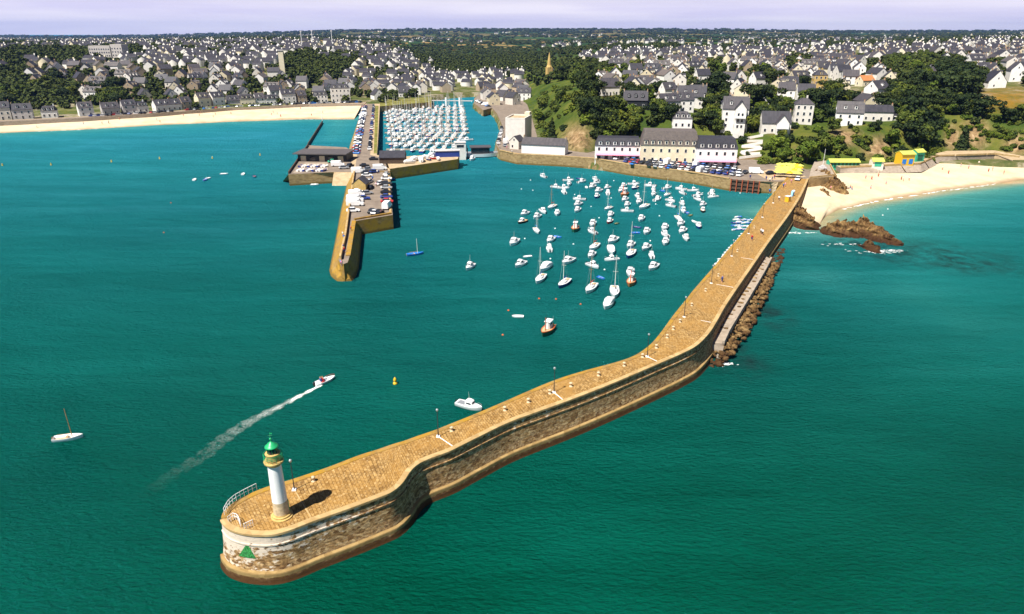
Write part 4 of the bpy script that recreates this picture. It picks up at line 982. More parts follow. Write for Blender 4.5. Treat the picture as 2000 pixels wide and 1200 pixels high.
def person(name_col, label, sit=False, leg='navy'):
    """one continuous standing or seated figure; clothing is its own shell"""
    bm = bmesh.new()
    J = [((0, 0, 1.0), .15), ((0, 0, 1.3), .17), ((0, 0, 1.46), .09), ((0, 0, 1.62), .105), ((0, 0, 1.76), .07)]
    if sit: LG = [((.02, .1, .92), .1), ((.42, .11, .92), .075), ((.45, .11, .48), .055), ((.58, .11, .44), .05)]
    else: LG = [((0, .1, .92), .105), ((.03, .11, .5), .075), ((0, .11, .08), .05), ((.15, .12, .04), .045)]
    AR = [((0, .21, 1.38), .06), ((.05, .27, 1.1), .048), ((.16, .26, .88), .038), ((.2, .25, .78), .035)]
    vs = [bm.verts.new(p) for p, r in J]; rad = [r for p, r in J]
    for a, b in zip(vs[:-1], vs[1:]): bm.edges.new((a, b))
    for s in (1, -1):
        for ch, root in ((LG, 0), (AR, 1)):
            pv = vs[root]
            for p, r in ch:
                v = bm.verts.new((p[0], p[1] * s, p[2])); bm.edges.new((pv, v)); pv = v; rad.append(r)
    me = bpy.data.meshes.new('person_skeleton'); bm.to_mesh(me); bm.free()
    o = bpy.data.objects.new('person_tmp', me); C.objects.link(o)
    md = o.modifiers.new('skin', 'SKIN'); 
    for i, r in enumerate(rad): me.skin_vertices[0].data[i].radius = (r, r)
    me.skin_vertices[0].data[0].use_root = True
    dg = bpy.context.evaluated_depsgraph_get(); dg.update(); m2 = bpy.data.meshes.new_from_object(o.evaluated_get(dg)); bpy.data.objects.remove(o); bpy.data.meshes.remove(me)
    m2.name = 'person'; m2.materials.clear()
    for k in ('skin', name_col, leg, 'wood'): m2.materials.append(M[k])
    for p in m2.polygons:
        z = p.center.z; p.material_index = 3 if z > 1.68 else 0 if z > 1.46 else 1 if z > .98 else (2 if z > .42 else 0); p.use_smooth = True
    if sit:
        for p in m2.polygons: p.material_index = 2 if (p.center.z < .98 and p.center.z > .5) else p.material_index
    po = obj('person', m2); return tag(po, label, 'person')
# prototypes
PR = dict(a=cabin_cruiser(), b=cabin_cruiser(5.0, mast=True), c=cabin_cruiser(6.6, mast=True), bb=cabin_cruiser(5.6, 'navy'), bt=cabin_cruiser(5.2, 'gel', False, 'gel', 'tarp'),
          y=yacht(7.6), yb=yacht(7.4, 'navy'), yw=yacht(7.0, 'gel', 'wood', 'red'), ys=yacht(6.2, 'gel', 'alu', 'blue', 1.15),
          d=dinghy(), db=dinghy(3.0, 'blue', 'blue'), dd=dinghy(3.2, 'navy', 'wood'), dg=dinghy(3.0, 'dgreen', 'dgreen'),
          v=covered_boat(), f=fishing_boat(), fr=fishing_boat(6.0, 'wood', 'orange', 'orange'), w=cabin_cruiser(5.4, 'red'), k=cabin_cruiser(5.4, 'dark', False, 'teak'))
DESC = dict(a='white cabin cruiser', b='small white motor boat', c='large white motor cruiser', bb='dark blue hulled motor boat', bt='motor boat under blue canopy', y='white sailing yacht', yb='dark blue hulled sailing yacht',
            yw='white yacht with wooden mast', ys='white yacht with blue sail cover', d='white rowing dinghy', db='bright blue rowing dinghy', dd='dark rowing dinghy', dg='green rowing dinghy', v='boat under white canvas cover',
            f='green and orange fishing boat', fr='brown wooden fishing boat', w='motor boat with red hull', k='dark hulled open motor boat')
MOOR = '''403,95,b 600,125,b 605,155,a 500,178,b 563,185,b 563,218,b 685,108,dd 705,135,b 810,118,b 810,148,b 785,178,a 740,175,d 833,210,a 822,252,bb 902,183,b 908,225,b 1030,172,a 1012,207,a 1035,240,fr 1040,278,a
1058,318,a 1058,365,b 1110,155,b 1118,185,bb 1140,252,b 1150,295,a 1188,335,y 1238,167,b 1265,200,b 1265,235,a 1338,205,db 1372,185,b 1368,240,ys 1296,275,b 1398,285,b 1398,325,b 1480,193,b 1488,225,b 1575,205,b 1612,243,b 1612,275,b
1648,318,b 1650,362,k 1720,222,b 1728,255,b 1490,310,b 1498,365,bt 1530,378,db 1555,395,dg 1580,445,d 685,273,b 673,315,a 670,360,a 910,345,ys 928,398,a 922,448,w 975,460,dg 1168,430,a 470,335,yw 402,370,a 355,412,a
258,388,a 240,450,k 512,385,a 352,520,ys 652,510,f 790,470,a 785,530,b 1140,490,dd 1125,533,db 1210,530,a 1352,500,a 1352,552,b 1357,612,a 1460,425,ys 1475,468,a 1490,525,a 1518,580,a 1618,485,bb
175,615,c 460,595,a 450,662,b 515,565,db 225,785,a 280,718,d 380,900,y 420,812,v 597,762,c 565,935,yb 800,650,yw 780,712,a 790,795,b 945,600,c 935,680,v 938,745,b 1085,635,a 1085,705,yb 1205,655,a 1248,715,b 1262,808,a
775,975,yw 855,885,db 960,1005,y 910,1100,v 1082,850,a 1088,930,fr 205,1187,d'''.split()
items = []
for it in MOOR:
    x, y, k = it.split(','); items.append((960 + float(x) / 4, 320 + float(y) / 4, k))
items.sort(key=lambda q: -q[1]); rows = []
step = 0; cur = []
bands = {}
for q in items:
    pz = P(q[0], q[1]); b = int((pz.y - 130) // 13); bands.setdefault(b, []).append(q)
for rn, b in enumerate(sorted(bands)):
    for i, (px, py, k) in enumerate(sorted(bands[b])):
        p = P(px, py + 3); hd = R(250 + RNG.normal(0, 10))
        if k in 'd db dd dg': hd = R(RNG.uniform(0, 360))
        place(PR[k], USED, p, hd, '%s, %s from left in %s mooring row from sea' % (DESC[k], ordw(i + 1), ordw(rn + 1)), 'boats on moorings in the outer harbour', RNG.uniform(.84, .98))
# single boats
def one(k, px, py, hd, label, sc=1.0):
    return place(PR[k], USED, P(px, py), R(hd), label, None, sc)
o = one('c', 917, 797, -28, 'white cabin cruiser floating alone beside the long pier', .74)
one('f', 1069, 650, 246, 'green and orange trawler with red mast moored alone near the pier bend', .82)
one('b', 918, 524, 250, 'small white open boat alone in mid harbour entrance', .95)
for k_, t_ in (('ws', dict(hull='white')),): pass
def sail_dinghy(L, hull, deckm, mastc, mh, label, px, py, hd, crew=True):
    t = thing('sailing_dinghy', label, 'sailing boat', P(px, py), R(hd)); B = L * .34
    hull_mb(L, B, .5, True, n=12).build('hull', [M[hull], M[deckm], M['teak']], t, True)
    m2 = MB(); m2.tube((.14 * L, 0, .3), (.12 * L, 0, L * mh), .07, .045, 7); m2.build('mast', M[mastc], t)
    m2 = MB(); m2.tube((.13 * L, 0, .95), (-.35 * L, .1, .85), .05); m2.build('boom', M['wood'], t)
    m2 = MB(); m2.grid([[(.14 * L, -B * .36, .52), (.14 * L, B * .36, .52)], [(.3 * L, -B * .26, .60), (.3 * L, B * .26, .60)], [(.45 * L, -B * .08, .68), (.45 * L, B * .08, .68)]], flip=True); m2.build('foredeck', M[deckm], t)
    m2 = MB(); m2.box((-.05 * L, 0, .42), (.25, B * .74, .06)); m2.build('thwart', M['teak'], t)
    m2 = MB(); m2.box((-.51 * L, 0, .25), (.06, .3, .8)); m2.build('rudder', M['wood'], t)
    return t
sail_dinghy(4.2, 'white', 'white', 'wood', 1.25, 'white half-decked sailing dinghy with a bare wooden mast far from the pier', 134, 858, 14)
sail_dinghy(4.9, 'blue', 'blue', 'alu', .95, 'bright blue sailing boat with a bare mast near the inner jetty', 811, 498, 22)
# passing motor boat with its crew and wake
rb = thing('speedboat', 'white speedboat with two people aboard trailing a foaming wake', 'motor boat', P(635, 746), R(47)); rb.scale = (.74,) * 3
hull_mb(5.6, 2.1, .55, True, n=12).build('hull', [M['gel'], M['gel'], M['gel']], rb, True)
m2 = MB(); m2.box((.2, 0, .65), (.7, .7, .9), taper=.85); m2.build('console', M['gel'], rb); m2 = MB(); m2.box((.45, 0, 1.2), (.05, .7, .35), ry=-.4); m2.build('windscreen', M['glass'], rb)
m2 = MB(); m2.box((-.7, 0, .45), (.5, 1.2, .5)); m2.build('bench', M['red'], rb); m2 = MB(); m2.box((-2.95, 0, .55), (.42, .42, .95), taper=.8); m2.build('outboard_motor', M['black'], rb)
m2 = MB(); m2.path([(.9, .85, .95), (2.0, .6, 1.05), (2.7, 0, 1.1), (2.0, -.6, 1.05), (.9, -.85, .95)], .03, 5); m2.build('bow_rail', M['red'], rb)
pa = person('red', 'person in red top sitting at the speedboat console', True); pa.location = rb.location + Vector((-.28, -.4, -.42)); pa.rotation_euler = (0, 0, R(47))
pa = person('navy', 'person in dark top sitting behind the other in the speedboat', True); pa.location = rb.location + Vector((-.6, -.6, -.42)); pa.rotation_euler = (0, 0, R(47))
# wake: a thin sheet of broken foam lying on the water behind the boat
mb = MB(); r = np.random.default_rng(4); W = resample(PL([(628, 752), (596, 768), (540, 797), (480, 828), (430, 862), (400, 888), (340, 925), (262, 985)], .03), 120); rows = []; uvs = []
for i in range(120):
    d = (W[min(i + 1, 119)] - W[max(i - 1, 0)]).normalized(); n = Vector((-d.y, d.x, 0)); w = .40 + 1.05 * min(1, i / 60); w *= 1 + .15 * math.sin(i * .9)
    rows.append([W[i] + n * w * k / 6 for k in range(-6, 7)]); uvs += [(i / 119, k / 6) for k in range(-6, 7)]
mb.grid(rows); me = mb.mesh('wake', M['wake'])
if me.polygons[0].normal.z < 0: me.flip_normals()
uvl = me.uv_layers.new(name='UVMap')
for lp in me.loops: uvl.data[lp.index].uv = uvs[lp.vertex_index]
tag(obj('wake', me), 'white foaming wake curving away behind the speedboat', 'wake', kind='stuff')
mb = MB()
def fleck(x, y, a, l, w):
    ca, sa = math.cos(a), math.sin(a); k = 5; vs = []
    for j in range(k):
        t = 2 * math.pi * j / k; q = r.uniform(.6, 1.2); vs.append((x + ca * l * math.cos(t) * q - sa * w * math.sin(t) * q, y + sa * l * math.cos(t) * q + ca * w * math.sin(t) * q, .03 + r.uniform(0, .01)))
    mb.add(vs, [tuple(range(k))])
mb = MB()
for i in range(420):                                        # surf lines on the two beaches and swash round the rocks
    k = r.random(); L_ = BW_W if k < .45 else BE_W; s = r.random() * (len(L_) - 1.001); j = int(s); p = L_[j].lerp(L_[j + 1], s - j); d = (L_[j + 1] - L_[j]).normalized()
    if math.sin(p.x * .11) + math.sin(p.x * .043 + 1) < -.1: continue
    a = math.atan2(d.y, d.x); fleck(p.x + r.normal(0, .5), p.y - 1.2 + r.normal(0, .35), a + r.normal(0, .1), r.uniform(.6, 1.8), r.uniform(.12, .3))
for cx, cy, rx, ry, n_ in ((1715, 492, 8, 2.0, 60), (1560, 455, 5, 1.2, 40), (1650, 478, 9, 1.5, 20), (1745, 490, 4, 1, 25), (1415, 712, 2.5, 1, 30)):
    c = P(cx, cy)
    for i in range(n_): s = r.uniform(.08, .3); fleck(c.x + r.normal(0, rx * .5), c.y + r.normal(0, ry * .5), r.uniform(-.4, .4), s * 2.4, s * .7)
tag(mb.build('foam', M['foam']), 'thin white surf along the beaches and around the rocks', 'surf', kind='stuff')
# buoys
def buoy(px, py, mat, s, label, group):
    k = 'buoy_' + mat
    if k not in BOATC:
        t = thing('mooring_buoy' if mat in ('white', 'orange') else 'marker_buoy', '', 'buoy')
        MB().lathe([(.0, -.3), (.3, -.18), (.42, .05), (.36, .3), (.12, .46), (.1, .5)], 12).build('float', M[mat], t, True)
        if mat == 'yellowp': MB().lathe([(.16, .45), (.34, .7), (.2, 1.1), (.03, 1.35)], 10).build('topmark', M[mat], t, True)
        else: MB().lathe([(.05, .45), (.05, .6)], 6).build('ring', M['steel'], t)
        BOATC[k] = t
    place(BOATC[k], USED, P(px, py), 0, label, group, s)
buoy(772, 750, 'yellowp', 1.0, 'yellow marker buoy alone between the speedboat and the long pier', 'yellow buoys')
for i, (x, y) in enumerate(((5, 324), (100, 323), (218, 317), (312, 311), (415, 310), (508, 304))): buoy(x, y, 'yellowp', .85, 'small yellow buoy off the west beach, %s from the left' % ordw(i + 1), 'yellow buoys off the beach')
for i, (x, y) in enumerate(((982, 655), (993, 607), (1053, 584), (1086, 585), (1134, 595), (334, 397), (320, 455))): buoy(x, y, 'orange', .55, 'small orange mooring buoy, %s of its colour counted from the nearest' % ordw(i + 1), 'orange mooring buoys')
wbu = [(234, 200), (323, 210), (305, 130), (778, 337), (935, 270), (840, 425), (497, 508), (260, 587), (640, 630), (460, 745), (883, 830), (1240, 605), (1312, 410), (1283, 318), (955, 135), (1488, 268), (1942, 232), (650, 243)]
for i, (x, y) in enumerate(sorted(wbu, key=lambda q: -q[1])): buoy(960 + x / 4, 320 + y / 4, 'white', .6, 'white mooring buoy in the outer harbour, %s counted from the nearest' % ordw(i + 1), 'white mooring buoys')
for i, (x, y) in enumerate(((1734, 409), (1724, 421))): buoy(x, y, 'white', .55, 'white buoy off the east beach, the %s one' % ('farther', 'nearer')[i], 'white buoys off the east beach')
# tenders along the inner side of the long pier
r = np.random.default_rng(21)
for i in range(17):
    t = i / 16; px, py = 1402 + (1466 - 1402) * t, 512 + (440 - 512) * t
    place(PR['d'], USED, P(px - 2, py + 4), R(40 + r.normal(0, 15)), 'small white tender tied inside the long pier, %s from the near end' % ordw(i + 1), 'tenders along the pier', .62)
kk = ['d', 'db', 'd', 'd', 'dd', 'd', 'db', 'd']
for i in range(26):
    px, py = 1433 + (i % 6) * 5.2 + r.uniform(-1, 1) + (i // 6) * 1.5, 449 - (i // 6) * 6.2 + r.uniform(-1.5, 1.5); k = kk[i % 8]
    place(PR[k], USED, P(px, py), R(200 + r.normal(0, 25)), '%s in the raft beside the pier, %s in its %s row' % (DESC[k], ordw(i % 6 + 1), ordw(i // 6 + 1)), 'dinghies rafted by the pier steps', .85)
# small sailing-school dinghies off the yacht club
for i, (x, y, k) in enumerate(((400, 353, 'db'), (405, 350, 'd'), (438, 341, 'd'), (475, 341, 'd'), (497, 346, 'dd'), (615, 362, 'd'), (380, 352, 'd'))):
    place(PR[k], USED, P(x, y), R(r.uniform(0, 360)), '%s on the open water off the yacht club, %s from the left' % (DESC[k], ordw(sorted([380, 400, 405, 438, 475, 497, 615]).index(x) + 1)), 'dinghies off the yacht club', 1.15)
one('w', 645, 356, 15, 'red motor boat lying against the yacht club wall', .8)
one('a', 922, 313, 260, 'white motor boat entering between the marina wall and landing barge', 1.1)
one('c', 912, 276, 200, 'white motor cruiser leaving the marina along the channel', 1.1)
one('a', 806, 341, 10, 'white motor boat lying beside the short marina slipway', 1.0); one('d', 822, 340, 10, 'white dinghy beside the short marina slipway', 1.3); one('db', 768, 350, 60, 'blue dinghy tied at the root of the inner jetty', 1.2)
# marina: floating pontoons with a boat in every berth
MC = PL([(742, 209), (905, 209), (914, 262), (888, 300), (748, 302)], 0)
def xr(y):
    t = (y - MC[4].y) / (MC[0].y - MC[4].y); xl = MC[4].x + (MC[0].x - MC[4].x) * t
    rr = [(MC[3].x, MC[3].y), (MC[2].x, MC[2].y), (MC[1].x, MC[1].y)]; rr.sort(key=lambda q: q[1]); xx = np.interp(y, [q[1] for q in rr], [q[0] for q in rr]); return xl + 3, xx
seq = ['y', 'a', 'ys', 'c', 'y', 'bt', 'yw', 'y', 'k', 'ys', 'c', 'yb', 'yb', 'bb', 'ys', 'a', 'w', 'yw', 'y']
ny = 11; cnt = 0
for j in range(ny):
    y = 367 + j * 21.5; x0, x1 = xr(y)
    mb = MB(); mb.box(((x0 + x1) / 2, y, .25), (x1 - x0 + 2, 1.8, .5)); tag(mb.build('pontoon', M['concrete']), 'floating marina pontoon, %s counted from the marina wall' % ordw(j + 1), 'pontoon', 'pontoons in the marina')
    n = int((x1 - x0) / 5.0)
    for sgn in (-1, 1):
        for i in range(n):
            if r.random() < .05: continue
            k = seq[int(r.integers(0, len(seq)))]; x = x0 + (i + .6) * (x1 - x0) / n; s = r.uniform(1.0, 1.35)
            place(PR[k], USED, (x, y + sgn * (1.6 + 4.2 * s), 0), R(90 * sgn + 180 * (r.random() < .5) + r.normal(0, 2)), '%s, %s from causeway on %s side of %s pontoon' % (DESC[k], ordw(i + 1), 'near' if sgn < 0 else 'far', ordw(j + 1)), 'boats berthed in the marina', s); cnt += 1
print('marina boats', cnt)
for k, t in PR.items():
    if not USED.get(t.name_full): print('unused boat', k)
# ------------------------------------------------------------------ buildings (x along the ridge, front towards -y)
WINME = {}
def win_mesh(w, h, mat='glass'):
    k = (w, h, mat)
    if k not in WINME:
        mb = MB(); mb.box((0, 0, 0), (w, .06, h)); f = .07
        for x in (-w / 2, w / 2): mb.box((x, -.02, 0), (f, .10, h + f), m=1)
        for z in (-h / 2, h / 2): mb.box((0, -.02, z), (w - f, .10, f), m=1)
        WINME[k] = mb.mesh('window', [M[mat], M['white']])
    return WINME[k]
def put_win(t, x, y, z, face, w=1.0, h=1.4, name='window'):
    o = obj(name, win_mesh(w, h), t); o.location = (x, y, z); o.rotation_euler = (0, 0, face); return o
def gable_house(L, Dp, H, rise, wall='wallwhite', roof='slate', chim=2, dorm=0, win=True, ext=None, name='house', over=.35, cat='house'):
    t = thing(name, '', cat)
    mb = MB(); x, y = L / 2, Dp / 2
    v = [(-x, -y, -4), (x, -y, -4), (x, y, -4), (-x, y, -4), (-x, -y, H), (x, -y, H), (x, y, H), (-x, y, H), (-x, 0, H + rise), (x, 0, H + rise)]
    mb.add(v, [(0, 1, 5, 4), (2, 3, 7, 6), (1, 2, 6, 9, 5), (3, 0, 4, 8, 7)]); mb.build('walls', M[wall], t)
    rb = MB(); o = over; th = .22; k = o * rise / y
    prof = [(-y - o, H - k), (0, H + rise), (y + o, H - k)]
    for (y0, z0), (y1, z1) in ((prof[0], prof[1]), (prof[1], prof[2])):
        xx = x + .12; q = [(-xx, y0, z0), (xx, y0, z0), (xx, y1, z1), (-xx, y1, z1)]
        rb.add(q + [(a, b, c + th) for a, b, c in q], [(3, 2, 1, 0), (4, 5, 6, 7), (0, 1, 5, 4), (1, 2, 6, 5), (3, 7, 6, 2), (0, 4, 7, 3)])
    rf = rb.build('roof', M[roof], t)
    for s in ((-1, 1) if chim == 2 else (1,) if chim == 1 else ()):
        c = MB(); c.box((s * (x - .3), 0, H + rise + .2), (.5, .95, 1.3)); c.box((s * (x - .3), -.2, H + rise + 1.0), (.24, .24, .34), m=1); c.box((s * (x - .3), .22, H + rise + 1.0), (.24, .24, .34), m=1); c.build('chimney', [M['wallstone'], M['tile']], rf)
    for i in range(dorm):
        dx = (i - (dorm - 1) / 2) * L / (dorm + .6); f = .42; yy = -y + y * f; zz = H + rise * f
        d = MB(); d.box((dx, yy - .35, zz + .25), (1.3, 1.6, 1.5)); d.add([(dx - .8, yy - 1.25, zz + 1.0), (dx + .8, yy - 1.25, zz + 1.0), (dx, yy - 1.25, zz + 1.6), (dx - .8, yy + .9, zz + 1.0), (dx + .8, yy + .9, zz + 1.0), (dx, yy + .9, zz + 1.6)], [(0, 1, 2), (0, 2, 5, 3), (1, 4, 5, 2)], 1)
        do = d.build('dormer', [M[wall], M[roof]], t); put_win(do, dx, yy - 1.16, zz + .35, 0, .8, 1.0)
    if win:
        fl = max(1, int(H / 2.7))
        for f in range(fl):
            z = 1.5 + f * 2.7; n = max(2, int(L / 3.2))
            for i in range(n):
                px_ = (i - (n - 1) / 2) * L / n
                if f == 0 and i == n // 2: put_win(t, px_, -y - .02, 1.05, 0, 1.0, 2.1, 'door')
                else: put_win(t, px_, -y - .02, z, 0)
            for s in (-1, 1):
                if f > 0 or True: put_win(t, s * (x + .02), -Dp * .2 if f % 2 else Dp * .18, z, math.pi / 2 * s, .9, 1.3)
        for s in (-1, 1): put_win(t, s * (x + .02), 0, H + rise * .3, math.pi / 2 * s, .8, 1.1)
    if ext: # lower side wing
        ex, ed, eh = ext; m2 = MB(); m2.box((x + ex / 2 - .02, 0, eh / 2 - 1.5), (ex, ed, eh + 3)); wg = m2.build('side_wing', M[wall], t)
        m3 = MB(); m3.box((x + ex / 2, 0, eh + .12), (ex + .3, ed + .4, .24)); m3.build('roof', M[roof], wg)
        put_win(wg, x + ex / 2, -ed / 2 - .02, eh * .55, 0, min(2.2, ex * .6), 1.3)
    return t
def hip_house(L, Dp, H, rise, wall='wallwhite', roof='slate', chim=1, dorm=2, flat=.35, name='house', cat='house', winp=2.6, floors=None, awning=None):
    """mansard or hipped roof"""
    t = thing(name, '', cat); x, y = L / 2, Dp / 2
    MB().prism([(-x, -y), (x, -y), (x, y), (-x, y)], -4, H).build('walls', M[wall], t)
    r = MB(); o = .25; fx, fy = x - (y if flat < .5 else 1.2) * (1 - flat if flat < .5 else 1), y * flat if flat < .5 else y - 1.2
    fx = max(fx, .3); a = [(-x - o, -y - o, H + .02), (x + o, -y - o, H + .02), (x + o, y + o, H + .02), (-x - o, y + o, H + .02)]; b = [(-fx, -fy, H + rise), (fx, -fy, H + rise), (fx, fy, H + rise), (-fx, fy, H + rise)]
    r.add(a + b, [(3, 2, 1, 0), (4, 5, 6, 7), (0, 1, 5, 4), (1, 2, 6, 5), (2, 3, 7, 6), (3, 0, 4, 7)]); rf = r.build('roof', M[roof], t)
    for s in ((-1, 1) if chim == 2 else (1,) if chim else ()):
        c = MB(); c.box((s * max(fx - .4, 0), fy * .5, H + rise + .4), (.7, 1.2, 1.6)); c.build('chimney', M[wall], rf)
    for i in range(dorm):
        dx = (i - (dorm - 1) / 2) * L / (dorm + .4); d = MB(); z0 = H + .5; yd = -y + (y - fy) * .25
        d.box((dx, yd + .2, z0 + .75), (1.5, 1.5, 1.7)); d.box((dx, yd + .15, z0 + 1.68), (1.8, 1.8, .16), m=1); do = d.build('dormer', [M[wall], M['slate']], t); put_win(do, dx, yd - .57, z0 + .75, 0, .9, 1.2)
    fl = floors or max(1, int(H / 2.9)); n = max(2, int(L / winp))
    for f in range(fl):
        for i in range(n):
            if awning and f == 0: continue
            put_win(t, (i - (n - 1) / 2) * L / n, -y - .02, 1.6 + f * (H / fl), 0, 1.0, 1.5)
        for s in (-1, 1):
            for q in (-.25, .25): put_win(t, s * (x + .02), Dp * q, 1.6 + f * (H / fl), math.pi / 2 * s, 1.0, 1.4)
    if awning:
        m2 = MB(); m2.add([(-x + .3, -y - .02, 3.0), (x - .3, -y - .02, 3.0), (x - .3, -y - 2.2, 2.4), (-x + .3, -y - 2.2, 2.4), (x - .3, -y - 2.2, 2.1), (-x + .3, -y - 2.2, 2.1)], [(3, 2, 1, 0), (5, 4, 2, 3)]); m2.build('awning', M[awning], t)
        for i in range(n): put_win(t, (i - (n - 1) / 2) * L / n, -y - .02, 1.25, 0, 1.7, 2.1)
    return t
def ground(x, y): return Vector((x, y, elev1(x, y)))
def put(o, x, y, rz, label, group=None, z=None):
    o.location = (x, y, elev1(x, y) if z is None else z); o.rotation_euler = (0, 0, rz); o['label'] = label
    if group: o['group'] = group
    return o
SITES = []                                        # (x, y, radius) taken by buildings
def hero(o, px, py, rz, label, z=None, d0=290):
    p = P(px, py, z) if z is not None else hit(px, py, d0); SITES.append((p.x, p.y, 9)); return put(o, p.x, p.y, rz, label, None, p.z - .1)
# quay-side buildings
t = thing('store_building', 'tall blank white building on the quay beside the green cliff', 'building')
MB().box((0, 0, 5.6), (10.2, 17, 13.6)).build('walls', M['wallwhite'], t); m2 = MB()
for c, d in (((0, -8.25, 12.7), (10.2, .5, .8)), ((0, 8.25, 12.7), (10.2, .5, .8)), ((-4.85, 0, 12.7), (.5, 16, .8)), ((4.85, 0, 12.7), (.5, 16, .8))): m2.box(c, d)
m2.build('parapet', M['wallwhite'], t); MB().box((0, 0, 12.35), (9.2, 16, .16)).build('flat_roof', M['paving'], t); MB().box((3.2, 8.0, 13.4), (2.6, 5, 2.2)).build('stair_head', M['wallcream'], t)
hero(t, 1013, 277, R(-13), t['label'], QZ)
o = gable_house(21, 7, 4.4, 2.6, 'wallwhite', 'slate', 2, 0, False); p = P(1062, 300, QZ); hero(o, 1064, 299, R(-17), 'long low white house with slate roof at the cliff foot on the quay', QZ)
o = gable_house(6, 5, 4, 2.2, 'wallwhite', 'slate', 0, 0, True); hero(o, 1010, 290, R(60), 'small white shed house in front of the tall blank white building', QZ)
hero(hip_house(20.5, 10, 6.0, 3.4, 'wallwhite', 'slate', 0, 6, .75, 'hotel', 'hotel', 3.3, 2, 'pinkaw'), 1206, 308, R(-7), 'low white hotel with slate mansard roof and a long pink awning', QZ)
hero(hip_house(24.5, 12, 7.6, 6.0, 'wallcream', 'slate2', 0, 8, .85, 'hotel', 'hotel', 3.1, 2), 1303, 314, R(-7), 'tall cream hotel with a two storey slate mansard facing the harbour', QZ)
hero(hip_house(17, 11, 7.4, 4.2, 'wallwhite', 'slate', 0, 5, .85, 'hotel', 'hotel', 3.2, 2, 'pinkaw'), 1393, 320, R(-6), 'white hotel with slate mansard and pink restaurant awning by the ramps', QZ)
# zigzag ramp on the slope behind the root of the pier
zz = thing('zigzag_ramp', 'zigzag footpath with white walls climbing the slope beside the hotels', 'footpath', (0, 0, 0))
for i in range(7):
    a, b = hit(1443 + i * 1.5, 314 - i * 6.2 - (3 if i % 2 else 0), 290), hit(1487 + i * .5, 310 - i * 6.2 - (0 if i % 2 else 3), 290)
    A = [a.lerp(b, k / 6) for k in range(7)]
    for q in A: q.z = elev1(q.x, q.y)
    zs = np.linspace(max(A[0].z, QZ) + .5, max(A[-1].z, QZ) + .5, 7); m2 = MB(); m3 = MB()
    for k in range(6):
        p, q = A[k], A[k + 1]; m2.add([(p.x, p.y, zs[k] - .35), (q.x, q.y, zs[k + 1] - .35), (q.x, q.y, zs[k + 1] + .75), (p.x, p.y, zs[k] + .75), (p.x, p.y + .3, zs[k] + .75), (q.x, q.y + .3, zs[k + 1] + .75)], [(0, 1, 2, 3), (3, 2, 5, 4)])
        m3.add([(p.x, p.y + .02, zs[k] - 3), (q.x, q.y + .02, zs[k + 1] - 3), (q.x, q.y + .02, zs[k + 1] - .35), (p.x, p.y + .02, zs[k] - .35), (p.x, p.y + 2.4, zs[k] - .1), (q.x, q.y + 2.4, zs[k + 1] - .1), (p.x, p.y + .3, zs[k] - .1), (q.x, q.y + .3, zs[k + 1] - .1)], [(0, 1, 2, 3), (6, 7, 5, 4)])
    m2.build('white_wall', M['wallwhite'], zz); m3.build('path', M['quaystone'], zz)
